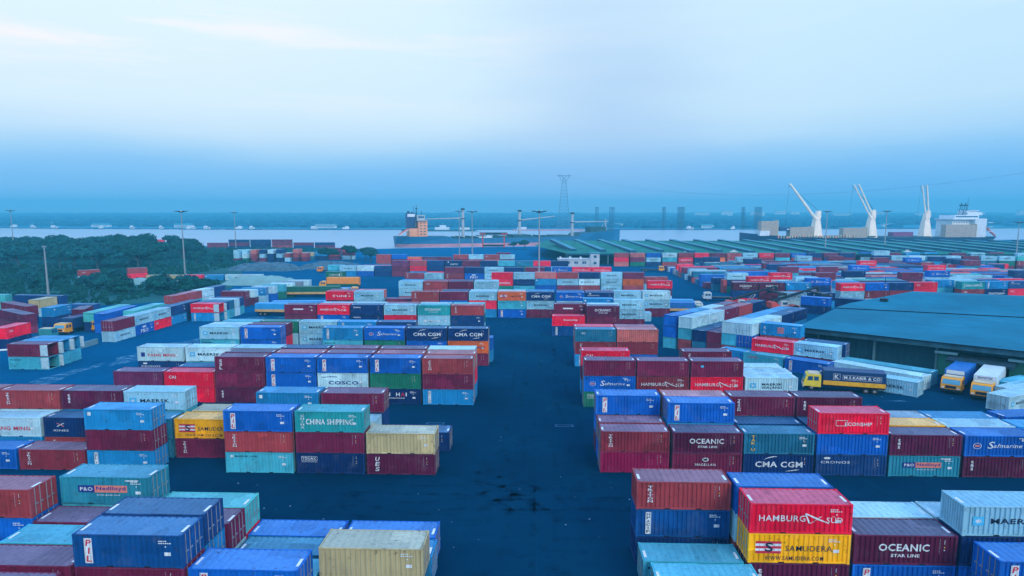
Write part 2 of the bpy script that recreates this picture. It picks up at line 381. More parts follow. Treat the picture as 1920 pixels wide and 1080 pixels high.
def frame_mesh(L):
    mb=MB(); H=TIER; p=.13
    for x in (0,L-p):
        for y in (0,WID-p): mb.box(x,y,.11,x+p,y+p,H-.1,FRAMEP)
    for y in (0,WID-.07):
        mb.box(p,y,.03,L-p,y+.07,.12,FRAMEP); mb.box(p,y,H-.09,L-p,y+.07,H-.02,FRAMEP)
    for x in (0,L-.08):
        mb.box(x,p,.03,x+.08,WID-p,.13,FRAMEP); mb.box(x,p,H-.1,x+.08,WID-p,H-.02,FRAMEP)
    for y in (-.004,WID-.03):
        for x in (L*.33-.18,L*.67-.18): mb.box(x,y,.035,x+.36,y+.034,.105,GAPM)
    for x in (-.006,L-.17):
        for y in (-.006,WID-.15):
            mb.box(x,y,0,x+.176,y+.156,.115,FRAMEP); mb.box(x,y,H-.105,x+.176,y+.156,H-.002,FRAMEP)
    return mb.mesh('container_frame')
def door_mesh(L,side,leaf):
    """one door leaf on the end"""
    mb=MB(); x=.03 if side=='l' else L-.055; H=TIER
    y0=.14+leaf*(WID/2-.135); y1=y0+WID/2-.16
    mb.box(x,y0,.14,x+.025,y1,H-.11,PAINT)
    for k in range(4):
        z=.2+k*.38; xx=x-.012 if side=='l' else x+.025
        mb.box(xx,y0+.06,z,xx+.012,y1-.06,z+.26,PAINT)
    return mb.mesh('container_door')
def open_leaf(L,leaf,fold):
    mb=MB(); w_=WID/2-.12; H=TIER
    if leaf==0 and fold: mb.box(L-w_,-.06,.14,L,-.02,H-.11,DOORIN)
    elif leaf==0: mb.box(L,.05,.14,L+w_*.55,.09,H-.11,DOORIN)
    else: mb.box(L,WID-.09,.14,L+w_*.55,WID-.05,H-.11,DOORIN)
    for k in range(4):
        z=.25+k*.38
        if leaf==0 and fold: mb.box(L-w_+.08,-.075,z,L-.08,-.06,z+.22,DOORIN)
    return mb.mesh('open_door_leaf')
def bar_mesh(L,side,leaf):
    mb=MB(); x=.0 if side=='l' else L+.0; y0=.14+leaf*(WID/2-.135)
    for k in (.28,.75):
        y=y0+k; mb.tube((x,y,.06),(x,y,TIER-.05),.028,STEEL,n=6)
        mb.box(x-.03,y-.05,.75,x+.03,y+.24,.83,STEEL)
    return mb.mesh('container_locking_bar')
def letter_mesh(key,num):
    mb=MB(); P=lambda u,v,o=0:(u,.013-o,v)
    for f in S[key][1]:
        if (f in (CM,C2))==num: f(mb,P)
    if num and not mb.f: common2(mb,P)
    return mb.mesh('container_lettering')
def plate_mesh(x):
    mb=MB(); mb.poly([(x,.5,TIER-.02),(x+.17,.5,TIER-.02),(x+.17,1.35,TIER-.02),(x,1.35,TIER-.02)],WHITE)
    return mb.mesh('roof_code_plate')
_cache={}
def cm(kind,*a):
    k=(kind,)+a
    if k not in _cache: _cache[k]={'body':body_mesh,'frame':frame_mesh,'door':door_mesh,'bar':bar_mesh,'let':letter_mesh,'plate':plate_mesh,'open':open_leaf}[kind](*a)
    return _cache[k]
STACKS=[]   # x,y,rz,L,[codes bottom..top],where,door,zoff
def stack(x,y,codes,where,rz=0,L=L20,door='r'):
    STACKS.append((x,y,rz,L,codes.split('/'),where,door))

PLAIN=['mar','blu','lbl','brn','nav','mae','cya','tri','mab','red','whi','tea','grn']
def row(Y,X0,txt,where,pitch=6.3,door='r'):
    for i,t in enumerate(txt.split()):
        if t!='.': stack(X0+i*pitch+random.uniform(-.06,.06),Y+random.uniform(-.05,.05),t,where,door=door)
LA='left of aisle';RA='right of aisle'
# ---- left of the aisle, nearest first
row(32.4,-31.6,'x/mar',LA+'|first row')
row(35.45,-25.25,'x/mar/pid blu/pil',LA+'|second row')
stack(-31.55,35.45,'x/mar',LA+'|second row')
row(38.1,-31.5,'x/cya x/lbl/nvr cya x/bei',LA+'|third row')
row(40.9,-31.5,'x/mar x/mar tea lbl',LA+'|fourth row')
stack(-37.95,41.3,'x/blu/tri',LA+'|fourth row')
stack(-31.55,43.6,'x/cya/pno',LA+'|fifth row');row(43.5,-25.3,'red/gnl blu blu',LA+'|fifth row')
row(59.4,-52.8,'blu trb hpl/mar/lbl . mal/tri/pil txb/mar/chs ues/bei',LA+'|sixth row')
row(62.9,-52.9,'lbl/yan tri/xin tea/tea trm/sam',LA+'|seventh row'); stack(-21.0,62.9,'nav/whi',LA+'|seventh row')
row(65.7,-59.2,'x/x/tri x/x/tri x/x/tex x/cya/mae',LA+'|eighth row'); stack(-33.7,65.8,'x/bei',LA+'|eighth row')
row(65.7,-27.2,'x/blu/lbl nav/nav/mar nav',LA+'|eighth row')
row(82.2,-51.6,'x/pur red/cai tex/mar/ssl pil/pil/pil x/cos/pil wan/grn/pil hpl/mar/tri',LA+'|ninth row')
row(85.1,-45.2,'x/nvr x/x/mab x/x/brn x/x/mar x/x/brn x/red/sal',LA+'|tenth row')
row(88.1,-51.8,'nav/cro/yan x/cya/maw x/x/mae x/x/nav x/x/ssl x/x/mab ora/whi/whi',LA+'|eleventh row')
row(104.0,-51.3,'x/cya/mae x/blu/pil . x/cya/hpl x/grn/saf x/blu/cma mar/hap/cma',LA+'|twelfth row')
row(106.8,-51.3,'x/x/whi x/red/mar',LA+'|thirteenth row'); stack(-13.0,106.7,'lbl/blu',LA+'|thirteenth row')
row(109.9,-50.6,'x/x/cya x/x/grn mae/mae/mae x/x/hpl x/x/nvr',LA+'|fourteenth row')
row(130.2,-47.7,'x/mar/ptx x/pil/ham x/txn/txn x/red/mae x/mol/ocg x/nvr/tri',LA+'|fifteenth row')
row(132.8,-41.4,'x/x/whi x/x/whi x/x/brn x/whi/whi x/grn/gnl',LA+'|sixteenth row')
row(152.6,-46.6,'x/mar/kli x/mae/mae . x/brn/tri x/blu/mar lbl/red/mae pil/cya/sao mar/mae/cma',LA+'|seventeenth row')
row(155.4,-46.6,'x/x/mar x/x/sal x/mar . x/x/nav x/x/whi x/x/whi x/x/lbl',LA+'|eighteenth row')
row(175.6,-35,'x/mae/mae x/cam/cam x/mar/mar x/mae/maq',LA+'|nineteenth row')
row(178.4,-35,'x/x/lbl x/x/mar x/blu/nav x/x/whi',LA+'|twentieth row')
row(201.5,-13.4,'x/max/red x/nav/maq',LA+'|twenty-first row')
row(220.6,-42.0,'x/trb x/maq x/trb/mar x/pob/nav x/mae/mae x/cro/nav x/mar/mar',LA+'|twenty-second row')
row(224.6,-68.4,'mar/uas',LA+'|twenty-third row')
row(250,-71,'lbl/mae blu/whi nav/nvr mar/mar/pur x/red/brn x/nav/nvr x/kmt/kmt x/mar/mar x/kmt/nav x/nav/cya x/grn/tea x/mar/red x/x/nav',LA+'|twenty-fourth row')
row(252.8,-76,'cya/cya x/x x/x x/x',LA+'|twenty-fifth row')
row(286,-66,'x/brn/brn x/mar/blu x/red mar/mar . brn/mar/brn x/brn/maq x/sal/cam x/mar/maq',LA+'|twenty-sixth row')
row(300,-62,'ora/ora ora/ora mab/mab mar/mar . mar/mar . x/nav/mar',LA+'|twenty-seventh row')
# ---- right of the aisle
row(38.3,6.9,'cya',RA+'|first row',door='l')
stack(25.7,37.9,'blu/pil',RA+'|first row',door='l')
row(40.9,6.5,'cya tex/sam/ham pil/oce',RA+'|second row',door='l'); stack(25.4,41.0,'x/nav/mae',RA+'|second row',door='r')
row(43.6,12.7,'x/x/blu x/whi',RA+'|third row',door='r'); stack(6.46,44.15,'nav/hpc/tri',RA+'|third row',door='r'); stack(25.3,43.7,'x/whi',RA+'|third row')
row(60.6,5.58,'pin/trb mgl/oce cma/tak cro/blu/eco pno/tex tex/saf mar/blu',RA+'|fourth row',door='l')
row(63.4,5.58,'blu/trb x/lbl/pil x/nvr mar/nav x/yel x/whi x/lbl',RA+'|fifth row',door='l')
row(65.9,5.6,'x/x/pil x/x/sal x/cya/trm x/nav/tex x/gry blu/lbl',RA+'|sixth row',door='l')
row(81.8,5.4,'grb/saf/mar x/haf/mar x/ham/dot x/msl',RA+'|seventh row',door='l')
row(84.6,5.6,'blu/mar . . x/whi',RA+'|eighth row',door='l')
row(87.6,5.5,'hpl/mar/cai . x/blu/trm x/whi',RA+'|ninth row',door='l')
row(104.0,5.5,'hpl/trb/tea blu/brr/sal',RA+'|tenth row',door='l')
row(106.7,5.5,'x/x/red x/x/brn',RA+'|eleventh row',door='l')
row(130.2,2.7,'hpc/eli x/mar/oce',RA+'|twelfth row',door='l')
row(132.9,3.0,'x/x/ptx x/x/whi',RA+'|thirteenth row',door='l')
stack(17.8,148.4,'mae',RA+'|fourteenth row',door='l'); stack(15.0,139.2,'x/mae/mae',RA+'|fourteenth row',door='l')
row(141.5,9.0,'x/x/lbl',RA+'|fourteenth row',door='l')
row(152.4,4.0,'mar/mae/saf x/blu/cro',RA+'|fifteenth row',door='l')
row(155.3,4.0,'x/x/nav x/x/mar x/x/mae x/mae/maw',RA+'|sixteenth row',door='l')
stack(27.6,178.5,'x/x/ham',RA+'|seventeenth row'); stack(28.5,189.5,'x/mae/brn',RA+'|eighteenth row')
row(203.5,-.9,'blu/lbl/sal mar/mae/brn x/maw/nav x/mae/mae x/ora/mar',RA+'|nineteenth row')
row(222.5,-2,'x/nav/cro x/x/saf x/x/ham x/x/ham . . .',RA+'|twentieth row')
# ---- slanted stacks beside the grey warehouse (long sides face right-front)
SL='of slanted stacks|'
u=(math.cos(R(-39)),math.sin(R(-39))); w=(math.cos(R(51)),math.sin(R(51)))
def slant(x,y,codes,where,rz,door='r'): stack(x,y,codes,where,R(rz),L20,door)
# end-on pairs: local x runs away from the viewer, right side shows
def away(px,py,n,codes,where,first=0):
    for i,c in enumerate(codes.split()):
        if c!='.': slant(px+w[0]*6.2*i,py+w[1]*6.2*i,c,where,51,'l')
away(25.35,116.2,4,'brn/cya/whi x/x/uil x/mar/dot x/brn/brn x/x/nav',SL+'first file')
away(23.2,118.2,4,'x/blu/blu x/x/lbl x/x/whi x/x/mar',SL+'second file')
away(27.3,114.4,2,'tea/nav x/nav x/nvr x/lbl',SL+'third file')
away(29.3,112.8,2,'mar/mar x/nvr x/blu',SL+'fourth file')
away(31.25,111.2,3,'x/cya/whi x/x/lbl x/x/lbl x/x/lbl',SL+'fifth file')
away(33.2,109.6,3,'x/blu/whi x/x/whi x/x/nav x/x/nav',SL+'sixth file')
slant(35.0,111.3,'x/x/roc',SL+'seventh file',-35)
slant(32.7,107.8,'x/ham',SL+'eighth file',-35); slant(37.9,104.6,'x/mae',SL+'eighth file',-37); slant(39.9,106.6,'x/nvr',SL+'ninth file',-37)
slant(28.2,109.6,'lbl',SL+'tenth file',-41); slant(31.2,106.7,'ooc',SL+'tenth file',-41); slant(35.9,102.3,'pil',SL+'tenth file',-42)
stack(41.8,100.4,'whi','of slanted stacks|eleventh file',R(-50),L40); stack(43.6,102.3,'cya','of slanted stacks|twelfth file',R(-46),L40)
slant(42.9,91.9,'mae',SL+'eleventh file',-43)
FR='at the right edge by the trucks|'
stack(54.1,81.05,'maw',FR+'first file',R(31),L20,'l'); stack(48.6,73.0,'blu',FR+'second file',R(12),L20,'l'); stack(57.2,84.6,'whi',FR+'third file',R(31),L20); stack(59.0,87.6,'cya',FR+'fourth file',R(31),L20)
# ---- lone block of open containers and wall of containers along the left road
OL='beside the left road|'
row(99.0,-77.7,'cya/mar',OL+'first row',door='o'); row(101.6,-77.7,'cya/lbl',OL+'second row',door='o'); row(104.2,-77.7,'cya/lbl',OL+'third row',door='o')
def along(x,y,codes,where,rz=90):
    for i,c in enumerate(codes.split()):
        if c!='.': stack(x+.02*i*6.2,y+6.25*i,c,where,R(rz),L20,'l')
along(-75.0,121,'mae/mar pob/mae cai/mae lbl/nvr nav/nav',OL+'fourth row',88)
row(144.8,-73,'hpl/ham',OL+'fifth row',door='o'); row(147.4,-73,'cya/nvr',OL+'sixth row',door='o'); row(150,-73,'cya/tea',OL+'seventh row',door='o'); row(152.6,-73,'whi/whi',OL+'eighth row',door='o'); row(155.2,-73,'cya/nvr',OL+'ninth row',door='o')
along(-83.5,158,'cya/brn cya/brn whi/whi nvr/nvr',OL+'tenth row',84)
row(168,-77,'x/mar',OL+'eleventh row')
for i in range(7): stack(-76+i*.9,171+i*4.2,('x/'+['whi','lbl','whi','cya','whi','gry','whi'][i]),OL+'twelfth row',R(3))
# ---- low stacks in the far left corner
FLc='in the far left corner|'
stack(-106.9,135,'mar/mab',FLc+'second row',R(-35),L40); stack(-115,146,'nav/mar',FLc+'third row',R(-33),L40)
stack(-109.4,150.1,'whi/bei',FLc+'fourth row',R(92),L20); stack(-97.6,137.6,'nvr/lbl',FLc+'second row',R(92),L20)
stack(-89.9,136,'nav/mab',FLc+'third row',R(110),L20); stack(-85,131.5,'nav/gnl',FLc+'first row',R(91),L40); stack(-81.9,130,'blu/blu',FLc+'first row',R(94),L40); stack(-78.6,134,'x/gnl',FLc+'first row',R(93),L40)
stack(-121.9,158.8,'nvr/nvr',FLc+'fifth row',R(-8),L40); stack(-130,158.6,'gnl/gnl',FLc+'fifth row',R(4),L20); stack(-108,157.5,'nvr',FLc+'fifth row',R(-4),L20)
stack(-88.4,113,'nav/cai',FLc+'nearest row',R(93),L20)
# ---- beyond the bushes on the left
BB='beyond the left bushes|'
stack(-105.5,234,'maw',BB+'first row',R(4),L40); stack(-112,233,'lbl',BB+'first row',R(4),L20); stack(-119,232.5,'red',BB+'first row',R(4),L20); stack(-131,231,'bei',BB+'first row',R(4),L40); stack(-140,236,'x/brn',BB+'second row',R(40),L20); stack(-150,226,'x/cam',BB+'second row',R(55),L20)
for j,t in enumerate(['x/maq/maq','x/whi/mae','mar/brn/sal','mar/mae/nav','x/nav/maw','nav/mae/nav','x/brn','x/brn/sal','mar/brn']): stack(-138+3.5*j+2.44,316+j*1.1,t,BB+'third row',R(90),L20)
for j,t in enumerate(['lbl/whi','x/bei','nav/lbl','mar/brn/mar','x/mar/brn']): stack(-119+6.35*j-(1 if j>2 else 0),330+j*2,t,BB+'fourth row',R(5),L20)
for j,t in enumerate(['mar/mar','nav/mar/nav','x/nav/nav','x/mar/mar','x/mar','mar/nav']): stack(-205+13*j,432+j*1.5,t,BB+'fifth row',R(3),L40)
stack(-245,432,'x/x/red',BB+'fifth row',R(3),L40)
# ---- field of stacks to the right of the far road
FF='in the far right field|'
fr=random.Random(21)
def pick(): return fr.choice(['mar','mab','blu','nvr','nav','lbl','cya','brn','tea','mae','gnl','red','whi','nav','blu','gry','sal'])
ff=0
names=['first','second','third','fourth','fifth','sixth','seventh','eighth','ninth','tenth','eleventh','twelfth','thirteenth','fourteenth','fifteenth','sixteenth','seventeenth','eighteenth']
for r_ in range(18):
    y=186+r_*5.4; x=49.5+(.4 if y>212 else .4+(212-y)*.27)
    nx=6 if r_>2 else 5
    for c in range(nx+3):
        n=2 if fr.random()<.75 else 1
        if r_<3 and c<2: n=2
        xx=x+c*12.6
        if xx>175: break
        stack(xx,y+c*.9,'/'.join(pick() for _ in range(n)),FF+names[r_]+' row',R(4),L40,'l')
        if fr.random()<.22: stack(xx+1,y+c*.9,'/'.join(['x']*n+[fr.choice(['mae','mar','ham','nav','saf'])]),FF+names[r_]+' row',R(4),L20,'l')
row(174.9,48,'red/nvr/oce mar/mar/oce x/x/lbl',FF+'front row',6.35)
stack(68.5,190.2,'x/nvr/mae',FF+'front row',R(2)); stack(63,176,'mar/trm',FF+'front row',R(-6)); stack(58,170.8,'x/mae',FF+'front row',R(-6)); stack(64.5,170.4,'x/kmt',FF+'front row',R(-6))
for i,t in enumerate('kmt/maq/ham whi/trb/blu x/brr/nav x/red/cai x/brr/x x/cam/chs x/bin/hpl x/cai/cro x/whi/ylt x/mar/mar x/nav/brn'.split()):
    if i!=4: stack(73.5+6.35*i,173.8+i*1.05,t,'behind the grey warehouse|front row',R(7.5))
for i,t in enumerate('x/x/x x/x/x x/nav/nav x/x x/cya/lbl x/nav/mae x/x/nav x/mae x/lbl'.split()):
    stack(74.5+6.35*i,178.8+i*1.05,t,'behind the grey warehouse|second row',R(7.5))
for i,t in enumerate('nav/blu nvr/nav lbl/blu nav/lbl'.split()): stack(60+7*i,163-i*3,t,'behind the grey warehouse|third row',R(-38))
# ---- far rows under the green roofs
GR='below the green roofs|'
fr2='sal/red/brn grn/mar/sal nav/mae/blu x/cya/maw x/max/brr x/nav/red x/ora/mar x/tri/tri x/mar/mae x/trb/eli x/cya/mar mae/brn/saf mae/mar/nav x/nav/mar nav/mar/nav'.split()
for i,t in enumerate(fr2): stack(32+6.75*i,300+i*.15,t,GR+'first row')
fr3='x/nav/nav/maq nav/trb/mae nav/saf/maw x/cma/mae x/saf/mae nav/mae/mar x/tea/mae x/grn/mae x/trb/gnl nav/nvr/nav x/nav/blu'.split()
for i,t in enumerate(fr3): stack(133+6.75*i,286-i*.3,t,GR+'second row')
for i in range(9): stack(150+9*i,262+(i%3)*3,'/'.join(pick() for _ in range(2)),GR+'third row',R(5),L40 if i%2 else L20)
for i in range(14): stack(120+9*i,305+(i%3)*2,'x/x/'+fr.choice(['lbl','mar','pin','mae','blu']),GR+'fourth row',R(2),L20)


# ------------------------------------------------------------------ which containers stay single: the 300 that show largest
BOX=[]  # stack index, tier, code, x,y,z,rz,L
prn=random.Random(5)
for si,(x,y,rz,L,codes,where,door) in enumerate(STACKS):
    for k,c in enumerate(codes):
        hid=c=='x'
        if hid: c=prn.choice(PLAIN)
        BOX.append((si,k,c,x,y,k*TIER,rz,L,hid))
CAMH,PITCH,YAW,FPX,CYP=23.01,R(8.025),R(2.136),1326.7,583.4
_r=np.array([math.cos(YAW),math.sin(YAW),0]);_f=np.array([-math.sin(YAW)*math.cos(PITCH),math.cos(YAW)*math.cos(PITCH),-math.sin(PITCH)]);_u=np.cross(_r,_f)
def see(p):
    v=np.array(p)-np.array((0,0,CAMH)); zc=v@_f
    return 960+FPX*(v@_r)/zc, CYP-FPX*(v@_u)/zc, zc
def shown():
    """apparent area of every container, nearer ones in front of farther ones"""
    Wd,Hd=640,360; ids=np.full((Hd,Wd),-1,int)
    order=sorted(range(len(BOX)),key=lambda i:-(math.hypot(BOX[i][3],BOX[i][4]-0)+ (0.001*(10-BOX[i][1]))))
    yy,xx=np.mgrid[0:Hd,0:Wd]
    for i in order:
        si,k,c,x,y,z,rz,L,hid=BOX[i]; co,sn=math.cos(rz),math.sin(rz)
        cs=[(x+a*co-b*sn,y+a*sn+b*co) for a,b in ((0,0),(L,0),(L,WID),(0,WID))]
        pr=[see((px,py,zz)) for zz in (z,z+TIER) for px,py in cs]
        if min(p[2] for p in pr)<3: continue
        pr=[(p[0]/3,p[1]/3) for p in pr]
        for f in ((0,1,5,4),(1,2,6,5),(2,3,7,6),(3,0,4,7),(4,5,6,7)):
            q=[pr[j] for j in f]
            ar=sum(q[j][0]*q[(j+1)%4][1]-q[(j+1)%4][0]*q[j][1] for j in range(4))
            if ar>=0 : continue
            x0=max(0,int(min(p[0] for p in q)));x1=min(Wd,int(max(p[0] for p in q))+2)
            y0=max(0,int(min(p[1] for p in q)));y1=min(Hd,int(max(p[1] for p in q))+2)
            if x0>=x1 or y0>=y1: continue
            X=xx[y0:y1,x0:x1]+.5;Y=yy[y0:y1,x0:x1]+.5; ins=np.ones(X.shape,bool)
            for j in range(4):
                a,b=q[j],q[(j+1)%4]; ins&=((b[0]-a[0])*(Y-a[1])-(b[1]-a[1])*(X-a[0]))<=0
            ids[y0:y1,x0:x1][ins]=i
    return np.bincount(ids[ids>=0].ravel(),minlength=len(BOX))
AREA=shown()
SINGLE=set(int(i) for i in np.argsort(-AREA,kind='stable')[:298] if AREA[i]>=3)
ORD=['first','second','third','fourth','fifth','sixth','seventh','eighth','ninth','tenth','eleventh','twelfth','thirteenth','fourteenth','fifteenth','sixteenth','seventeenth','eighteenth','nineteenth','twentieth','twenty-first','twenty-second','twenty-third','twenty-fourth']
def ordinal_of(si):
    where=STACKS[si][5]; same=[i for i in range(len(STACKS)) if STACKS[i][5]==where]
    if where.startswith('left of'): same.sort(key=lambda i:-STACKS[i][0])
    else: same.sort(key=lambda i:(STACKS[i][0]*math.cos(STACKS[i][2])*1.0+STACKS[i][1]*.01))
    return ORD[same.index(si)]
def tier_word(si,k):
    n=len(STACKS[si][4])
    if n==1: return 'as'
    if k==n-1: return 'top of'
    if k==0: return 'bottom of'
    return 'middle of' if n==3 else ('second from bottom of' if k==1 else 'third from bottom of')
def single(i):
    si,k,c,x,y,z,rz,L,hid=BOX[i]; where,door=STACKS[si][5],STACKS[si][6]
    col,marks,cw,mw=S[c]
    o=bpy.data.objects.new('shipping_container',cm('body',L,door)); COL.objects.link(o)
    o.location=(x,y,z); o.rotation_euler=(0,0,rz); o.color=col+(1,)
    a,b=where.split('|')
    if a.startswith('left of'): wt='%s stack %s, %s'%(ordinal_of(si),a,b)
    elif a.startswith('right of'): wt='%s stack %s, %s'%(ordinal_of(si),a,b)
    else: wt='%s stack, %s %s'%(ordinal_of(si),b,a)
    lab='%s container %s, %s %s'%(cw,mw,tier_word(si,k),wt)
    ws=mw.split()
    while len(lab.split())>16 and len(ws)>2:
        del ws[1]; lab='%s container %s, %s %s'%(cw,' '.join(ws),tier_word(si,k),wt)
    if len(lab.replace('-',' ').split())>16: lab='%s container, %s %s'%(cw,tier_word(si,k),wt)
    tag(o,lab,'container','shipping containers stacked in the yard')
    def part(nm,me):
        p=bpy.data.objects.new(nm,me); COL.objects.link(p); p.parent=o; p.color=o.color; return p
    big=AREA[i]>=12
    part('frame',cm('frame',L))
    if AREA[i]>=6:
        m_=cm('let',c,False)
        if len(m_.polygons): part('lettering',m_).scale=(L/L20,1,1)
        if big: part('number_marks',cm('let',c,True)).scale=(L/L20,1,1)
    if k==len(STACKS[si][4])-1 and AREA[i]>=25 and c not in ('bei',):
        for px_ in (.12,L-.31): part('code_plate',cm('plate',px_))
    if door=='o':
        for leaf in (0,1): part('door',cm('open',L,leaf,where.endswith('|first row') or where.endswith('|fifth row')))
    elif math.hypot(x,y)<115 or where.startswith('beside'):
        for leaf in (0,1):
            d=part('door',cm('door',L,door,leaf))
            b_=bpy.data.objects.new('locking_bar',cm('bar',L,door,leaf)); COL.objects.link(b_); b_.parent=d
    return o
# the rest, and boxes hidden inside the stacks, are one mass
mv=[];mf=[];mc=[];mm=[]
lm=MB()
for i,(si,k,c,x,y,z,rz,L,hid) in enumerate(BOX):
    if i in SINGLE: single(i); continue
    co,sn=math.cos(rz),math.sin(rz)
    q=lambda a,b,zz:(x+a*co-b*sn,y+a*sn+b*co,z+zz)
    b0=len(mv); e=.02; h=TIER-.03
    mv+=[q(a,b,zz) for zz in (.04,h) for a,b in ((e,e),(L-e,e),(L-e,WID-e),(e,WID-e))]
    rr=prn.random()
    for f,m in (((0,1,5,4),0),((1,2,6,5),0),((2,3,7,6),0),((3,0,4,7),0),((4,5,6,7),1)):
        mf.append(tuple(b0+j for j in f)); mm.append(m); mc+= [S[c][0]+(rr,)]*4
    if AREA[i]>=2 and L==L20:
        P=lambda u,v,o=0:q(u,.0-o,v)
        for f in S[c][1]:
            if f not in (CM,C2): f(lm,P)
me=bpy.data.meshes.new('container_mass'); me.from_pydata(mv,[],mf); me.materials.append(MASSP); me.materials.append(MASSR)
me.polygons.foreach_set('material_index',mm)
ca=me.color_attributes.new('Col','FLOAT_COLOR','CORNER'); ca.data.foreach_set('color',[v for cc in mc for v in cc])
mass=bpy.data.objects.new('far_containers',me); COL.objects.link(mass)
tag(mass,'distant stacks of mixed containers filling the yard towards the river','containers',kind='stuff')
if lm.f: lm.build('mass_lettering',mass)
print('BOXES',len(BOX),'single',len(SINGLE),'min area',min(AREA[i] for i in SINGLE), 'area>=3:',int((AREA>=3).sum()))

SKY_STOPS=[(0.0,(.34,.60,1.04)),(.035,(.25,.55,.98)),(.056,(.28,.58,.975)),(.076,(.41,.69,.985)),(.10,(.62,.82,1.0)),(.13,(.73,.895,1.0)),(.27,(.76,.93,1.02)),(.40,(.72,.98,1.4)),(1.0,(.55,.95,1.8))]


# ------------------------------------------------------------------ camera, sky, light
cam=bpy.data.cameras.new('camera'); co=bpy.data.objects.new('camera',cam); COL.objects.link(co); scn.camera=co
co.location=(0,0,CAMH); co.rotation_euler=(R(90)-PITCH,0,YAW)
cam.sensor_width=36; cam.lens=FPX/1920*36; cam.shift_y=(CYP-540)/1920; cam.clip_start=.5; cam.clip_end=40000
w=bpy.data.worlds.new('World'); scn.world=w; w.use_nodes=True; nt=w.node_tree; nt.nodes.clear()
N=nt.nodes.new; Lk=nt.links.new
tc=N('ShaderNodeTexCoord'); sep=N('ShaderNodeSeparateXYZ'); Lk(tc.outputs['Generated'],sep.inputs[0])
def mth(op,a,b=0.0,clamp=False):
    x=N('ShaderNodeMath'); x.operation=op; x.use_clamp=clamp
    for i,v in ((0,a),(1,b)):
        if hasattr(v,'is_output'): Lk(v,x.inputs[i])
        else: x.inputs[i].default_value=v
    return x.outputs[0]
nz=N('ShaderNodeTexNoise'); nz.inputs['Scale'].default_value=2.2; nz.inputs['Detail'].default_value=5
mp=N('ShaderNodeMapping'); mp.inputs['Scale'].default_value=(1,1,5.5); Lk(tc.outputs['Generated'],mp.inputs[0]); Lk(mp.outputs[0],nz.inputs['Vector'])
elev=mth('ADD',sep.outputs[2],mth('MULTIPLY',mth('SUBTRACT',nz.outputs[0],.5),.055))
ramp=N('ShaderNodeValToRGB'); Lk(elev,ramp.inputs[0]); cr=ramp.color_ramp
stops=SKY_STOPS
while len(cr.elements)<len(stops): cr.elements.new(.5)
for e,(p,c) in zip(cr.elements,stops): e.position=p; e.color=c+(1,)
# brighter towards the low sun on the left, thin streaks of cloud
side=mth('MULTIPLY',mth('ADD',sep.outputs[0],.25),-1.0)
warm=N('ShaderNodeMix'); warm.data_type='RGBA'; warm.blend_type='MULTIPLY'
rl=N('ShaderNodeValToRGB'); Lk(mth('ADD',sep.outputs[0],.5),rl.inputs[0])
rl.color_ramp.elements[0].position=.1; rl.color_ramp.elements[0].color=(1.10,1.05,1.01,1); rl.color_ramp.elements[1].position=1.0; rl.color_ramp.elements[1].color=(.82,.93,1.0,1)
warm.inputs[0].default_value=1.0; Lk(ramp.outputs[0],warm.inputs[6]); Lk(rl.outputs[0],warm.inputs[7])
n2=N('ShaderNodeTexNoise'); n2.inputs['Scale'].default_value=2.0; n2.inputs['Detail'].default_value=6; n2.inputs['Roughness'].default_value=.6
m2=N('ShaderNodeMapping'); m2.inputs['Scale'].default_value=(1.2,1.2,11); m2.inputs['Location'].default_value=(.9,.2,2.35); m2.inputs['Rotation'].default_value=(0,R(8),0); Lk(tc.outputs['Generated'],m2.inputs[0]); Lk(m2.outputs[0],n2.inputs['Vector'])
st=N('ShaderNodeValToRGB'); Lk(n2.outputs[0],st.inputs[0]); st.color_ramp.elements[0].position=.50; st.color_ramp.elements[1].position=.66
hi=N('ShaderNodeMapRange'); Lk(sep.outputs[2],hi.inputs[0]); hi.inputs[1].default_value=.10; hi.inputs[2].default_value=.2
lo=N('ShaderNodeMapRange'); Lk(sep.outputs[2],lo.inputs[0]); lo.inputs[1].default_value=.42; lo.inputs[2].default_value=.28
lf=N('ShaderNodeMapRange'); Lk(sep.outputs[0],lf.inputs[0]); lf.inputs[1].default_value=.1; lf.inputs[2].default_value=-.5
amt=mth('MULTIPLY',mth('MULTIPLY',mth('MULTIPLY',st.outputs[0],hi.outputs[0]),lo.outputs[0]),mth('ADD',mth('MULTIPLY',lf.outputs[0],.75),.1),True)
cl=N('ShaderNodeMix'); cl.data_type='RGBA'; Lk(amt,cl.inputs[0]); Lk(warm.outputs[2],cl.inputs[6]); cl.inputs[7].default_value=(1.08,1.0,.97,1)
vm=N('ShaderNodeVectorMath'); vm.operation='DISTANCE'; Lk(tc.outputs['Generated'],vm.inputs[0]); vm.inputs[1].default_value=(.09,.985,.125)
vr=N('ShaderNodeMapRange'); vr.interpolation_type='SMOOTHSTEP'; Lk(mth('ADD',vm.outputs['Value'],mth('MULTIPLY',mth('SUBTRACT',nz.outputs[0],.5),.3)),vr.inputs[0]); vr.inputs[1].default_value=.27; vr.inputs[2].default_value=.0
sm=N('ShaderNodeMix'); sm.data_type='RGBA'; Lk(mth('MULTIPLY',vr.outputs[0],.55),sm.inputs[0]); Lk(cl.outputs[2],sm.inputs[6]); sm.inputs[7].default_value=(.40,.58,.90,1)
bg=N('ShaderNodeBackground'); Lk(sm.outputs[2],bg.inputs[0]); bg.inputs[1].default_value=1.0
SUN_EL,SUN_AZ=R(27),R(147)      # broad soft glow of the evening sky behind the camera
sk=N('ShaderNodeTexSky'); sk.sky_type='NISHITA'; sk.sun_disc=False; sk.sun_elevation=SUN_EL; sk.sun_rotation=SUN_AZ
bg2=N('ShaderNodeBackground'); Lk(sk.outputs[0],bg2.inputs[0]); bg2.inputs[1].default_value=.006
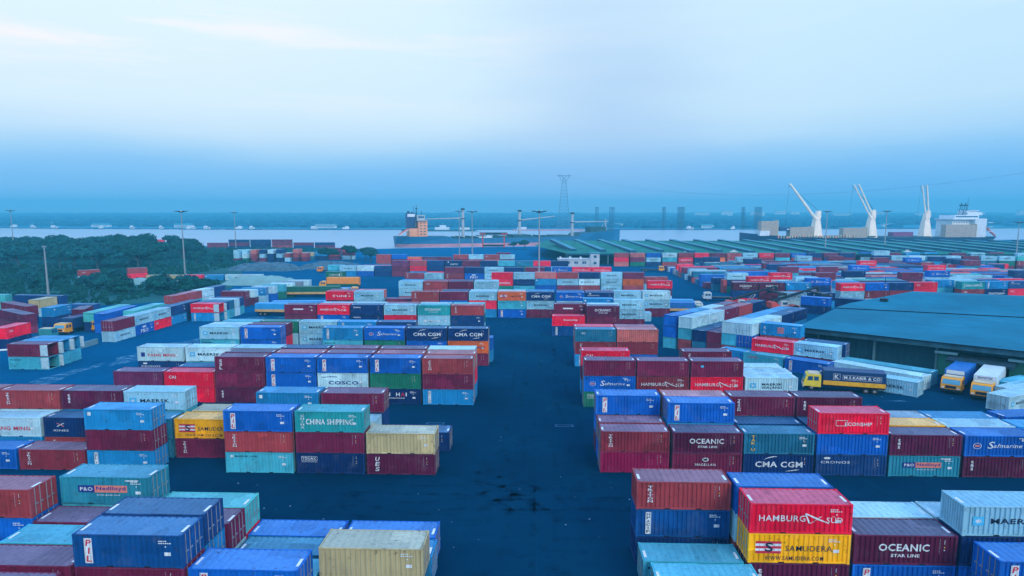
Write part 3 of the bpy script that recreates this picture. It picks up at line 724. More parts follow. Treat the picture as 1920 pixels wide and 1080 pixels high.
ad=N('ShaderNodeAddShader'); Lk(bg.outputs[0],ad.inputs[0]); Lk(bg2.outputs[0],ad.inputs[1])
wo=N('ShaderNodeOutputWorld'); Lk(ad.outputs[0],wo.inputs[0])
sl=bpy.data.lights.new('sun','SUN'); sl.energy=2.2; sl.angle=R(28); sl.color=(1,.84,.68)
so=bpy.data.objects.new('sun',sl); COL.objects.link(so); so.location=(-60,40,90)
sd=Vector((math.sin(SUN_AZ)*math.cos(SUN_EL),math.cos(SUN_AZ)*math.cos(SUN_EL),math.sin(SUN_EL)))
so.rotation_euler=(-sd).to_track_quat('-Z','Y').to_euler()
vs=scn.view_settings; vs.view_transform='Standard'; vs.look='None'; vs.exposure=0; vs.gamma=1
scn.cycles.use_denoising=True; scn.cycles.max_bounces=6; scn.cycles.volume_bounces=0


# ------------------------------------------------------------------ ground, river, far bank
def asphalt():
    t=NT('yard_asphalt'); v=t.coord('Object'); n=t.noise(.035,5,v,.6); n2=t.noise(.6,4,v); n3=t.noise(6,3,v)
    sx=t.n('ShaderNodeSeparateXYZ'); t.l(v,sx.inputs[0])
    def ms(o,a,b):
        m=t.n('ShaderNodeMapRange',interpolation_type='SMOOTHSTEP'); t.l(o,m.inputs[0]); m.inputs[1].default_value=a; m.inputs[2].default_value=b; return m.outputs[0]
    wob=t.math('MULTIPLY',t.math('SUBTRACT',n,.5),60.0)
    # painted paler leftward and with distance for sky sheen and haze; quay paler still
    sheen_haze=t.math('MAXIMUM',t.math('MULTIPLY',ms(t.math('ADD',sx.outputs[1],wob),60,230),.75),ms(t.math('ADD',t.math('MULTIPLY',sx.outputs[0],-1.0),wob),34,66))
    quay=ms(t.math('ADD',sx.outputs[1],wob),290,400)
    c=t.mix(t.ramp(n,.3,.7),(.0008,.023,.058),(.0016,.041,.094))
    c=t.mix(sheen_haze,c,t.mix(t.ramp(n,.3,.7),(.001,.078,.185),(.002,.105,.235)))
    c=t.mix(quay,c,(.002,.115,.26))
    c=t.mix(t.math('MULTIPLY',t.ramp(n2,.45,.75),.4),c,t.mix(1.0,c,(.72,.72,.74),'MULTIPLY'))
    pale=t.ramp(t.noise(.16,7,t.coord('Object',(1,.6,1)),.68),.60,.74)
    c=t.mix(t.math('MULTIPLY',pale,.55),c,t.mix(1.0,c,(2.2,2.0,1.8),'MULTIPLY'))
    spot=t.ramp(t.noise(.9,6,v,.7),.67,.73); c=t.mix(t.math('MULTIPLY',spot,.5),c,t.mix(1.0,c,(3.5,2.6,2.2),'MULTIPLY'))
    dark=t.ramp(t.noise(.35,4,v,.6,1.5),.64,.71); c=t.mix(t.math('MULTIPLY',dark,.4),c,t.mix(1.0,c,(.5,.5,.5),'MULTIPLY'))
    # joints between the concrete bays
    bt=t.n('ShaderNodeTexBrick'); t.l(v,bt.inputs[0]); bt.offset=0; bt.inputs['Scale'].default_value=.09; bt.inputs['Mortar Size'].default_value=.0022; bt.inputs['Mortar Smooth'].default_value=.4; bt.inputs['Bias'].default_value=0
    bt.inputs['Color1'].default_value=bt.inputs['Color2'].default_value=(0,0,0,1); bt.inputs['Mortar'].default_value=(1,1,1,1)
    c=t.mix(t.math('MULTIPLY',bt.outputs[0],.4),c,t.mix(1.0,c,(1.9,1.7,1.5),'MULTIPLY'))
    return t.fin(c,.9,.0,t.math('ADD',n2,n3),.25,bd=.05)
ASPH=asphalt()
def earth(name,a,b,c3,s=.05):
    t=NT(name); v=t.coord('Object'); n=t.noise(s,6,v,.6); n2=t.noise(s*8,5,v,.65)
    c=t.mix(t.ramp(n,.35,.65),a,b); c=t.mix(t.ramp(n2,.5,.7),c,c3)
    return t.fin(c,.9,.1,n2,.3)
SOIL=earth('scrub_ground',(.002,.07,.085),(.006,.12,.12),(.002,.055,.07),.03)
FARLAND=earth('far_bank_ground',(.002,.17,.34),(.004,.26,.36),(.002,.13,.28),.004)  # haze blue put into the ground colour
def waterm():
    t=NT('river_water'); v=t.coord('Object',(.02,.06,1)); n=t.noise(2.0,4,v); n2=t.noise(.4,3,v)
    c=t.mix(t.ramp(n2,.35,.65),(.20,.36,.50),(.24,.41,.55))
    return t.fin(c,.30,.5,n,.10)
WATER=waterm()
def sheet(name,pts,z,mat):
    mb=MB(); mb.poly([(x,y,z) for x,y in pts],mat); o=mb.build(name); tag(o,kind='structure'); return o
shore=[(-6000,900),(-900,640),(-400,514),(-259,478),(-190,458),(-137,438),(-100,436),(-92,441),(62,494),(430,612),(900,770),(6000,2300)]
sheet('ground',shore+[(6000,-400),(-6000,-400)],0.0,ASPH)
q=MB()
for (a,b),(c,d) in zip(shore,shore[1:]): q.poly([(a,b,0),(c,d,0),(c,d,-3),(a,b,-3)],simple('quay_concrete',(.10,.2,.26)))
tag(q.build('quay'),kind='structure')
sheet('river',[(-12000,300),(12000,300),(12000,4000),(-12000,4000)],-2.0,WATER)
far=[(-12000,1500),(-2500,1330),(-1300,1190),(-893,1140),(-862,1060),(-700,1008),(-300,965),(200,985),(480,1040),(710,1090),(1500,1180),(12000,1500)]
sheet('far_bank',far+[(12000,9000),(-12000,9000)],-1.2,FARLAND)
sheet('scrubland',[(-420,500),(-259,472),(-150,430),(-128,300),(-100,235),(-93,210),(-90,184),(-104,170),(-140,168),(-900,150),(-1600,500)],.02,SOIL)
# haze: one closed box of pale air
hz=MB(); HM=bpy.data.materials.new('haze_air'); HM.use_nodes=True; t_=HM.node_tree; t_.nodes.clear()
o_=t_.nodes.new('ShaderNodeOutputMaterial'); pv=t_.nodes.new('ShaderNodeVolumePrincipled')
pv.inputs['Color'].default_value=(.13,.71,1.0,1); pv.inputs['Density'].default_value=.00052; pv.inputs['Anisotropy'].default_value=0.0
t_.links.new(pv.outputs[0],o_.inputs['Volume'])
hz.box(-3600,-150,-4.2,3600,4000,82,HM); hzo=hz.build('haze'); tag(hzo,'thin blue evening haze over yard and river','haze',kind='stuff')


# ------------------------------------------------------------------ materials of the other things
YCAB=simple('cab_yellow',(.80,.36,.02),.5,.15,1.2)
OCAB=simple('cab_orange',(.75,.24,.04),.5,.15,1.2)
LEMON=simple('cab_lemon',(.75,.62,.06),.5,.15,1.2)
CREAM=simple('cream_paint',(.55,.50,.36),.55,.2,.6)
TAN=simple('ship_tan_paint',(.78,.34,.16),.6,.15,.4)
HULLB=simple('ship_blue_hull',(.004,.13,.28),.5,.2,.08)
HULLR=simple('ship_red_lead',(.50,.24,.30),.7,.25,.1)
HULLN=simple('ship_navy_hull',(.006,.03,.10),.5,.2,.1)
DECK=simple('ship_deck_gear',(.02,.09,.11),.8,.4,.5)
SHIPW=simple('ship_white_paint',(.62,.74,.82),.5,.12,.3)
CRANEW=simple('crane_cream_paint',(.92,.84,.70),.5,.12,.3)
CRANEG=simple('crane_grey_paint',(.36,.42,.46),.5,.15,.3)
GLASS=simple('dark_glass',(.02,.10,.20),.12,.2,2,.6)
WIND=simple('windscreen_glass',(.06,.30,.45),.12,.15,2,.6)
REDP=simple('gantry_red_paint',(.55,.07,.06),.5,.2,1)
BOOM=simple('boom_dark_paint',(.006,.022,.04),.5,.3,1)
BLUP=simple('body_blue_paint',(.012,.16,.50),.5,.2,.8)
LBLP=simple('body_light_blue_paint',(.03,.33,.68),.5,.2,.8)
NAVP=simple('body_navy_paint',(.006,.05,.16),.5,.2,.8)
GRNP=simple('body_green_paint',(.01,.13,.09),.5,.2,.8)
WHIP=simple('body_white_paint',(.55,.72,.78),.5,.15,.8)
ORAP=simple('body_orange_paint',(.78,.30,.05),.5,.15,.8)
TEALP=simple('body_teal_paint',(.03,.26,.30),.5,.2,.8)
CONC=simple('concrete',(.12,.28,.34),.85,.25,.4)
WALLW=simple('plaster_wall',(.42,.52,.60),.8,.12,.5)
GREENW=simple('green_wall',(.03,.26,.20),.7,.15,.5)

# ------------------------------------------------------------------ light masts
def mast(x,y,h,label,scale=1.0,first=[None]):
    if first[0] is None:
        t=empty('light_mast'); H=23.0
        m=MB(); m.tube((0,0,0),(0,0,H*.5),.32,STEEL,.24,10); m.tube((0,0,H*.5),(0,0,H-.3),.24,STEEL,.14,10); m.build('pole',t)
        m=MB(); m.box(-.5,-.5,0,.5,.5,.5,CONC); m.build('footing',t)
        m=MB(); m.tube((0,0,H-.45),(0,0,H-.2),.75,BOOM,.95,12); m.tube((0,0,H-.2),(0,0,H+.25),.3,STEEL,.2,8)
        for k in range(8):
            a=k*math.pi/4; m.tube((.3*math.cos(a),.3*math.sin(a),H-.25),(2.0*math.cos(a),2.0*math.sin(a),H-.05),.08,BOOM,n=5)
        m.build('ring',t)
        for k in range(8):
            a=k*math.pi/4; c,s=math.cos(a),math.sin(a); m=MB()
            m.prism([(1.55,H-.22),(2.35,H-.02),(2.35,H+.1),(1.5,H-.05)],'y',-.3,.3,BOOM); o=m.build('lamp',t); o.rotation_euler=(0,0,a)
        first[0]=t; o=t
    else: o=copy_tree(first[0])
    o.location=(x,y,0); o.scale=(scale,scale,1.0*h/23.0); o['label']=label; o['category']='light mast'; o['group']='tall floodlight masts'
mast(0.2,206.4,23.1,'tallest near floodlight mast rising from the centre stacks right of the aisle end')
mast(-129.6,254.5,23.1,'floodlight mast standing beside the left bushes, third from the left')
mast(-173.9,402,22.5,'thin floodlight mast behind the far left block near the river')
mast(-290,382,23.5,'leftmost floodlight mast rising behind the trees')
mast(-28.5,305,23.0,'dark headed floodlight mast left of centre, in front of the ship crane',1.05)
mast(-42.0,376,23.0,'floodlight mast overlapping the white crane post of the blue ship')
mast(132.8,334,23.1,'floodlight mast right of the first cream crane, before the green roofs')
mast(165,345,23.2,'slim floodlight mast between the second and third cream cranes')
mast(205,312,18.5,'floodlight mast at the far right edge by the green roofs')
t=empty('lamp_post',(-130,182,0)); m=MB(); m.tube((0,0,0),(0,0,13.8),.34,STEEL,.14,8); m.build('pole',t); m=MB(); m.box(-.5,-.2,13.7,.5,.2,14,STEEL); m.build('lamp',t)
tag(t,'single grey pole without a lamp ring before the left trees','lamp post')

# ------------------------------------------------------------------ lorries
def wheel(parent,x,y):
    m=MB(); m.tube((0,-.16,0),(0,.16,0),.42,DARK,n=14); o=m.build('wheel',parent); o.location=(x,y,.36); o.scale=(1,1,.8)
    m=MB(); m.tube((0,-.17,0),(0,.17,0),.2,STEEL,n=10); r=m.build('rim',o); return o
def lorry(x,y,ang,L,box,cab,label,band=None,text=None,sign=None,flat=False,open_top=False,ztop=2.75,deck=.95):
    """origin under the front bumper, nose along +x; the body runs back"""
    t=empty('lorry',(x,y,0),R(ang))
    m=MB(); c=2.1
    m.prism([(-c,.55),(-.05,.55),(0,.72),(-.05,1.25),(-.32,1.98),(-.5,2.08),(-c+.1,2.12),(-c,2.02)],'y',-1.12,1.12,cab)
    m.box(-.08,-1.14,.42,.08,1.14,.66,BOOM if cab is not LEMON else CREAM); m.box(-c+.2,-1.0,2.1,-.6,1.0,2.17,CREAM)
    m.box(-c,-1.18,.5,-.9,-1.1,.75,cab); m.box(-c,1.1,.5,-.9,1.18,.75,cab)
    cb=m.build('cab',t)
    m=MB(); m.poly([(-.03,-1.0,1.3),(-.03,1.0,1.3),(-.305,.95,1.93),(-.305,-.95,1.93)],WIND); m.build('windscreen',cb)
    for s in (-1,1):
        m=MB(); m.poly([(-.42,s*1.128,1.3),(-1.1,s*1.128,1.3),(-1.1,s*1.128,1.85),(-.55,s*1.128,1.85)],GLASS); m.poly([(-1.25,s*1.128,1.3),(-1.8,s*1.128,1.3),(-1.8,s*1.128,1.85),(-1.25,s*1.128,1.85)],GLASS); m.build('side_window',cb)
        m=MB(); m.box(-.02,s*.85-.14,.74,.045,s*.85+.14,.9,WHITE); m.build('headlight',cb)
    m=MB(); m.poly([(.005,-.6,.76),(.005,.6,.76),(-.02,.6,1.12),(-.02,-.6,1.12)],BOOM); m.build('grille',cb)
    m=MB(); m.box(-L,-.45,.5,-.3,.45,.72,BOOM); m.box(-L,-1.1,.72,-c-.1,1.1,deck,BOOM); m.build('chassis',t)
    x1=-c-.25
    if flat: pass
    else:
        m=MB(); m.box(-L,-1.2,deck,x1,1.2,ztop,box)
        for k in range(int((L-2.4)/.3)):
            for s in (-1,1): m.box(-L+.1+k*.3,min(s*1.2,s*1.235),deck+.1,-L+.24+k*.3,max(s*1.2,s*1.235),ztop-.1,box)
        b=m.build('cargo_body',t)
        if band:
            m=MB(); 
            for s in (-1,1): m.box(-L,min(s*1.24,s*1.26),deck-.05,x1,max(s*1.24,s*1.26),deck+.5,band)
            m.build('side_band',b)
        if text:
            m=MB(); P=lambda u,v:(x1-u,1.265,v); W_=L-2.4
            for (s_,u,v,w_,h_,mt,fr) in text:
                put_text(m,s_,u,v,w_,h_,mt,P)
                if fr:
                    for a in ((u-.15,v-.12,u+w_+.15,v-.09),(u-.15,v+h_+.09,u+w_+.15,v+h_+.12),(u-.15,v-.12,u-.12,v+h_+.12),(u+w_+.12,v-.12,u+w_+.15,v+h_+.12)): rect(m,*a,mt,P)
            m.build('lettering',b)
        if sign:
            m=MB(); P=lambda u,v:(x1+.03,-1.1+u,v) ; rect(m,.1,2.2,2.1,ztop-.05,WHITE,P)
            if sign!=' ': put_text(m,sign,.3,2.3,1.6,.3,NAVT,lambda u,v:(x1+.045,-1.1+u,v))
            m.build('front_sign',b)
    for wx in (-1.0,-L+1.2,-L+2.2):
        for s in (-1,1): wheel(t,wx,s*.95)
    tag(t,label,'lorry','lorries parked in the yard'); return t
lorry(34.9,92.4,164,9.6,NAVP,LEMON,'lorry with lemon cab and navy body with yellow band by the warehouse',band=simple('yellow_band',(.75,.42,.02),.5),
  text=[('K',1.3,1.75,.5,.55,WHITE,True),('M.S.KABIR & CO',2.4,1.8,4.2,.38,WHITE,True)])
lorry(52.3,89.5,230,10.5,BLUP,YCAB,'lorry with yellow cab and plain blue body under the warehouse canopy',sign=' ')
lorry(54.2,86.4,231,10.8,WHIP,YCAB,'white bodied lorry with name sign above its yellow cab',sign='SNOWTEX',band=BLUP)
lorry(-46.5,154.2,-3,16.5,LBLP,OCAB,'orange cab lorry carrying a light blue box on a tan flatbed',band=simple('tan_band',(.55,.36,.14),.6))
lorry(-41.0,158.5,4,15,LBLP,LEMON,'pale yellow cab lorry with blue body, second of three parked side by side',ztop=2.3)
lorry(-46,163,4,16,LBLP,TEALP,'teal cab lorry with blue covered body, third of three parked side by side',ztop=2.3)
lorry(-51.5,190,6,19,GRNP,YCAB,'yellow cab lorry with long dark green body and tan band',band=simple('tan_band',(.55,.36,.14),.6),ztop=2.9)
lorry(-50,195,8,14,LBLP,YCAB,'yellow cab lorry with low blue body behind the green one',ztop=2.0)
lorry(-66,211,181,12,ORAP,YCAB,'lorry with high orange body and dark green skirt facing left',band=GRNP,ztop=3.3)
lorry(-84,266,182,8,TEALP,OCAB,'small orange lorry facing left before the gravel heaps',flat=True)
lorry(-89.6,127.4,-92,9,NAVP,YCAB,'yellow cab lorry with navy box facing the camera on the left side',ztop=2.9)
lorry(-84.2,132.0,-22,9,DECK,YCAB,'yellow cab lorry without a body, turned right, beside the purple container',flat=True)
lorry(-87.2,135.5,-30,9,DECK,YCAB,'half hidden yellow cab lorry behind the bodiless one',flat=True)
lorry(-88.6,124.2,92,4.8,DECK,TEALP,'teal cab lorry in front of the red container on the left',flat=True)
lorry(37.5,159.5,-3,12,BLUP,TEALP,'blue lorry with tan band beside the road right of the aisle',band=simple('tan_band',(.55,.36,.14),.6))
lorry(38.5,165.5,-3,13,LBLP,WHIP,'white fronted light blue lorry behind the blue one',ztop=2.6)
lorry(48.5,274,-10,9,DECK,YCAB,'distant yellow and white lorry right of the white building',flat=True)
lorry(99,292,200,10,simple('mint_tarp',(.05,.40,.28),.7),CREAM,'distant lorry with mint green tarpaulin before the green roofs',ztop=2.4)
lorry(-78.2,87.5,97,9,WHIP,WHIP,'white lorry cut by the left edge of the picture',ztop=3.0)
lorry(-163,246,-60,6,DECK,WHIP,'white cab lorry standing among the left bushes',flat=True)
lorry(43,185.5,175,9,BLUP,WHIP,'small white topped lorry on the road beyond the right stacks',flat=True)

# ------------------------------------------------------------------ reach stackers
def stacker(x,y,ang,label):
    t=empty('reach_stacker',(x,y,0),R(ang))
    m=MB(); m.box(-3.4,-1.5,.55,3.2,1.5,1.15,REDP); m.prism([(-3.6,.7),(-3.6,1.9),(-2.6,2.1),(-1.6,1.2),(-1.6,.7)],'y',-1.4,1.4,REDP); m.build('body',t)
    m=MB(); m.prism([(-1.2,1.15),(.6,1.15),(.4,2.2),(-.9,2.3)],'y',-1.3,-.2,simple('cabin_white',(.5,.6,.6),.5)); cb=m.build('cabin',t)
    m=MB(); m.box(-.9,-1.33,1.4,.3,-1.31,2.0,GLASS); m.build('window',cb)
    m=MB(); m.tube((-2.8,.3,2.0),(3.6,.3,3.9),.42,BOOM,.36,6); m.tube((3.4,.3,3.84),(8.4,.3,5.3),.3,BOOM,.26,6); bm=m.build('boom',t)
    for s in (-.45,.95):
        m=MB(); m.tube((1.0,s,1.0),(3.2,s,3.4),.09,STEEL,n=6); m.build('hydraulic_ram',bm)
    m=MB(); m.tube((8.3,.3,5.3),(8.6,.3,4.3),.35,BOOM,n=6); m.box(7.9,-3.0,3.75,9.3,3.6,4.05,BOOM)
    for yy in (-3.1,3.4): m.box(7.6,yy,3.4,9.6,yy+.3,4.0,BOOM)
    m.build('spreader',t)
    for wx,r in ((2.3,.75),(-2.5,.6)):
        for s in (-1.35,1.35):
            m=MB(); m.tube((0,-.3,0),(0,.3,0),r,DARK,n=14); o=m.build('wheel',t,loc=(wx,s,r*.8)); o.scale=(1,1,.8)
    tag(t,label,'reach stacker','reach stackers lifting among the right stacks')
stacker(57.8,167.6,8,'red bodied reach stacker with dark raised boom, the nearer of two')
stacker(48.5,169.5,6,'reach stacker with dark boom half hidden behind the slanted stacks')

# ------------------------------------------------------------------ gantry on the quay
t=empty('straddle_gantry',(-28.5,449,0))
m=MB()
m.box(-8.5,-1.5,8.4,8.5,1.5,9.8,BOOM); m.box(-9,-2,8.8,-5,2,9.3,REDP); m.box(5,-2,8.8,9,2,9.3,REDP); m.build('top_beam',t)
for sx in (-6.8,6.8):
    m=MB(); 
    for sy in (-1.8,1.8): m.tube((sx,sy,.8),(sx,sy,8.6),.3,REDP,n=6)
    m.box(sx-.4,-3,.5,sx+.4,3,1.0,REDP); m.build('leg',t)
m=MB(); m.box(-6.4,-.8,1.0,6.4,.8,2.2,BOOM); m.build('tie_beam',t)
tag(t,'red legged gantry crane standing on the quay before the blue ship','gantry crane')

# ------------------------------------------------------------------ ships
def hull_mesh(stations,mat_up,mat_lo,zsplit,z0=-2.4):
    """stations: (x, half_width_top, half_width_bottom, deck z); wraps both sides with a top deck"""
    m=MB(); rows=[]
    for x,wt,wb,zd in stations:
        ws=wb+(wt-wb)*(zsplit-z0)/(zd-z0)
        rows.append([(x,-wb,z0),(x,-ws,zsplit),(x,-wt,zd),(x,wt,zd),(x,ws,zsplit),(x,wb,z0)])
    for a,b in zip(rows,rows[1:]):
        for j,mt in ((0,mat_lo),(1,mat_up),(2,DECK),(3,mat_up),(4,mat_lo)): m.poly([a[j],b[j],b[j+1],a[j+1]],mt)
    m.poly(rows[0],mat_up); m.poly(rows[-1][::-1],mat_up); return m
A1=math.radians(19.5)
s1=empty('cargo_ship',(-91.3,493.7,0),A1); s1.location=(-91.3-math.sin(A1)*11,493.7+math.cos(A1)*11,0)
m=hull_mesh([(-7.5,8,1.0,5.4),(-5,10,3,5.4),(2,11,8,5.4),(30,11,10.8,5.2),(33,11,11,3.6),(128,11,11,4.4),(131,11,10.5,6.8),(146,9,5.5,7.6),(160,4,1,8.6),(168,.5,.2,9.4)],HULLB,HULLR,.2); m.build('hull',s1)
m=MB(); rr=random.Random(3)
for k in range(34):
    u=34+k*2.75; m.box(u,-9+rr.uniform(0,2),3.6,u+rr.uniform(1,2.5),rr.uniform(2,9),3.6+rr.uniform(.6,2.0),DECK)
m.box(52,-9,4,62,9,5.0,SHIPW); m.box(78,-9,4,92,9,6.0,DECK); m.box(110,-8,4.3,122,8,5.4,DECK); m.build('hatch_covers',s1)
m=MB(); m.box(8.2,-8,5.4,14.6,8,16.5,TAN)
m.box(2.0,-7,5.4,8.2,7,11.0,TAN); sup=m.build('superstructure',s1)
for k in range(5):
    m=MB(); 
    for j in range(5): m.box(14.6,-6.6+j*2.9,6.6+k*2.0,14.63,-5.4+j*2.9,7.3+k*2.0,GLASS)
    for j in range(2): m.box(9.3+j*2.6,-8.03,6.6+k*2.0,10.6+j*2.6,-8.0,7.3+k*2.0,GLASS)
    m.build('window_row',sup)
m=MB(); m.box(7.0,-9.5,16.5,14.2,9.5,17.0,CRANEG); m.box(7.6,-6.5,17.0,13.2,6.5,20.4,CRANEG); m.box(13.2,-6,18.4,13.25,6,19.6,GLASS); m.box(8.4,-6.55,18.4,12.6,-6.5,19.6,GLASS); m.build('bridge',sup)
m=MB(); m.box(1.0,-3.5,11,6.8,3.5,21.8,NAVP); m.box(1.2,-3.56,19.2,6.6,-3.5,21.2,WHITE); m.tube((2.5,0,21.8),(2.5,0,23.2),.8,BOOM,n=8); m.tube((5,0,21.8),(5,0,22.8),.6,BOOM,n=8); m.build('funnel',s1)
m=MB(); m.tube((8.2,0,20.4),(8.2,0,27.4),.35,BOOM,.15,6); m.tube((8.2,-2,23.5),(8.2,2,23.5),.15,BOOM,n=5); m.box(7.6,-.6,24.5,9,.6,25.3,BOOM); m.tube((6.6,0,22),(6.2,0,26.5),.15,BOOM,n=5); m.tube((12.5,4,20.4),(12.5,4,23.4),.2,BOOM,n=5); m.build('radar_mast',s1)
m=MB(); m.tube((-5,-4,6.6),(1.8,-4,10.6),.75,simple('lifeboat_red',(.6,.10,.08),.5),n=8); m.tube((-5,-5.2,6.2),(1.8,-5.2,10.2),.28,SHIPW,n=6); m.build('lifeboat',s1)
for (u,zt,tip,zb) in ((41,24.4,(14.5,17.6),18.2),(84,23.2,(112,19.4),16.6),(126,21.4,(156,15.4),15)):
    m=MB(); m.tube((u,-5,3.6),(u,-5,zt),1.15,CRANEG,1.0,10); m.box(u-1.6,-6.3,zb-.6,u+1.6,-3.7,zb,BOOM); m.box(u-1.2,-6.1,zt-.4,u+1.2,-3.9,zt+.9,BOOM); cr=m.build('deck_crane',s1)
    m=MB(); m.tube((u,-5,zb),(tip[0],-5,tip[1]),.5,CRANEG,.32,6); m.build('jib',cr)
    m=MB(); m.tube((u,-5,zt),(tip[0],-5,tip[1]),.07,BOOM,n=4); m.build('wire',cr)
m=MB(); m.tube((156,0,8.4),(156,0,17.5),.6,CRANEG,.4,6); m.tube((151,0,9),(156,0,16),.15,CRANEG,n=4); m.build('foremast',s1)
m=MB(); m.box(141,-5,7.4,154,5,11.3,DECK); m.build('windlass_house',s1)
tag(s1,'blue hulled cargo ship with tan bridge house moored left of centre','ship')

A2=math.radians(14.5)
s2=empty('container_ship',(164.5-math.sin(A2)*12,531+math.cos(A2)*12,0),A2)
m=hull_mesh([(-11,.4,.2,7.4),(-4,4,.8,6.6),(8,8,3,5.6),(22,11.5,8,4.4),(60,12.5,12,3.0),(190,12.5,12,2.6),(206,11,8,2.8),(212,9,3,3.0)],HULLN,HULLR,-1.2); m.build('hull',s2)
m=MB(); m.box(24,-9,3.6,100,9,4.2,DECK); m.box(104,-9,2.7,150,9,3.6,DECK); rr=random.Random(8)
for k in range(30): u=14+k*2.3; m.box(u,-11.6,3.2,u+rr.uniform(.5,1.5),-11.0,3.4+rr.uniform(.8,2.2),CREAM if k%3 else TAN)
m.build('deck_fittings',s2)
CARGO=simple('tan_cargo_block',(.40,.36,.30),.7,.2,.6)
for (a,b,z0,z1,y0) in ((2.5,16.5,5,15.8,-7),(1,9,5,8.6,-8),(26,45,3.4,11.2,-8),(70,91,3,10.5,-10),(160,189,2.8,12.6,-12)):
    m=MB(); n=4 if b-a<25 else 6
    if a==1: m.box(a,y0,z0,b,-2,z1,SHIPW)
    else:
        w_=(b-a-.6)/n
        for i in range(n): 
            for k in range(4): m.box(a+i*w_,y0+.02*((i+k)%2),z0+k*(z1-z0)/4+.06,a+(i+1)*w_-.06,y0+5,z0+(k+1)*(z1-z0)/4,CARGO)
        m.box(b-.55,y0-.2,z0,b,y0+5.2,z1+.6,CREAM)
    m.build('cargo_block',s2)
m=MB(); m.box(18,-7,8.4,35,-1,11.2,NAVP); rect(m,24,9.3,29,10.1,WHITE,lambda u,v:(u,-7.03,v)); m.build('long_navy_cover',s2)
m=MB(); m.box(116,-8,2.8,134,-2,7,simple('magenta_cargo',(.20,.04,.16),.6)); m.build('low_cargo',s2)
for (u0,zt,tips,zk) in ((50.5,23.5,[(25,43.2)],16.5),(98.5,24.2,[(79.5,43.0),(84.5,43.4)],17),(148,23.8,[(140.5,43.0),(145.8,43.4)],17)):
    m=MB(); vs=[]
    for (z,a) in ((1.5,4.0),(15.0,2.3),(16.4,2.1)): vs.append([(u0+p*a,-4+q*a*.9,z) for p,q in ((-1,-1),(1,-1),(1,1),(-1,1))])
    for A_,B_ in zip(vs,vs[1:]):
        for i in range(4): m.poly([A_[i],A_[(i+1)%4],B_[(i+1)%4],B_[i]],CRANEW)
    m.prism([(-2.3,16.4),(2.2,16.4),(2.8,19),(2.4,zt),(.2,zt),(-1.6,18.6)],'y',-5.6,-2.4,CRANEW); cr=m.build('deck_crane',s2)
    for v in cr.data.vertices:
        if v.co.z>16.39 and abs(v.co.x)<4: v.co.x+=u0
    m=MB()
    for i,tp in enumerate(tips):
        yy=-6.2+i*(1.0 if len(tips)>1 else 0); m.tube((u0-1.6+i*3.4,yy,zk),(tp[0],yy,tp[1]),1.15 if len(tips)==1 else .7,CRANEW,.75 if len(tips)==1 else .5,6)
    if len(tips)>1:
        for f in (.35,.65,.97): m.tube((u0-1.6+(tips[0][0]-u0+1.6)*f,-6.2,zk+(tips[0][1]-zk)*f),(u0+1.8+(tips[1][0]-u0-1.8)*f,-5.2,zk+(tips[1][1]-zk)*f),.22,CRANEG,n=5)
    m.build('jib',cr)
    m=MB()
    for tp in tips: m.tube((u0+1.4,-4,zt),(tp[0],-4,tp[1]-.6),.12,BOOM,n=4)
    m.tube((tips[0][0],-5,tips[0][1]),(tips[0][0]-1.6,-5,12),.06,BOOM,n=4); m.build('wire',cr)
m=MB(); m.box(171,-6,2.8,193,10,17.0,SHIPW); m.box(189,-10,2.6,200,10,17.2,SHIPW); m.box(169,-9,16.6,200,10,17.3,SHIPW); m.box(173,-6,17.3,196,9.5,20.0,SHIPW); m.box(186,-5,20,200,5,22.4,SHIPW)
for z in (7,10.5,14): m.box(201,-11,z,205.5,11,z+.35,SHIPW)
sup=m.build('superstructure',s2)
m=MB(); m.box(174,-6.06,18.3,195,-6.0,19.3,GLASS); m.build('bridge_window',sup)
for z in (11,14):
    m=MB()
    for k in range(8): m.box(172.5+k*2.4,-6.05,z,173.3+k*2.4,-6.0,z+.8,GLASS)
    m.build('window_row',sup)
m=MB(); m.box(186,-4,20.2,196,4,23.4,SHIPW); m.box(188,-5,23.4,197,5,23.9,SHIPW); m.build('funnel',s2)
m=MB(); 
for a in (184,188): m.tube((a,-2,20.2),(186.4,-2,30),.22,BOOM,n=5); m.tube((a,2,20.2),(186.4,2,30),.22,BOOM,n=5)
m.tube((190,0,20.2),(190.5,0,34),.2,BOOM,.1,5); m.box(184.5,-2.5,27.4,188.5,2.5,28.3,BOOM); m.tube((181,0,24.5),(191,0,24.5),.15,BOOM,n=4); m.build('radar_mast',s2)
m=MB(); m.tube((203,-6,10.5),(213,-6,3.6),1.1,simple('lifeboat_red',(.6,.10,.08),.5),.8,8); m.build('lifeboat',s2)
tag(s2,'dark hulled ship with three cream cranes and white bridge behind green roofs','ship')

# ------------------------------------------------------------------ green roofed transit shed
def roofmat(name,c,c2,sc):
    t=NT(name); v=t.coord('Object',sc); n=t.noise(1.0,5,v,.6); n2=t.noise(.08,4,t.coord('Object'))
    w_=t.n('ShaderNodeTexWave'); w_.inputs['Scale'].default_value=1.2; t.l(t.coord('Object'),w_.inputs[0])
    col=t.mix(t.ramp(n,.35,.65),c,c2); col=t.mix(t.math('MULTIPLY',t.ramp(n2,.4,.65),.5),col,[x*.6 for x in c]); n3=t.noise(3.0,6,t.coord('Object',sc),.75); col=t.mix(t.math('MULTIPLY',t.ramp(n3,.5,.72),.5),col,[x*.45 for x in c])
    return t.fin(col,.8,.1,w_.outputs[0],.15)
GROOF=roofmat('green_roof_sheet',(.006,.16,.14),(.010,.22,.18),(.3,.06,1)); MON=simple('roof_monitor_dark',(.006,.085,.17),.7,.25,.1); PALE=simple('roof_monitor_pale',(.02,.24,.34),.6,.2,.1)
gs=empty('transit_shed',(0,0,0))
m=MB(); X0,X1=0.0,300.0
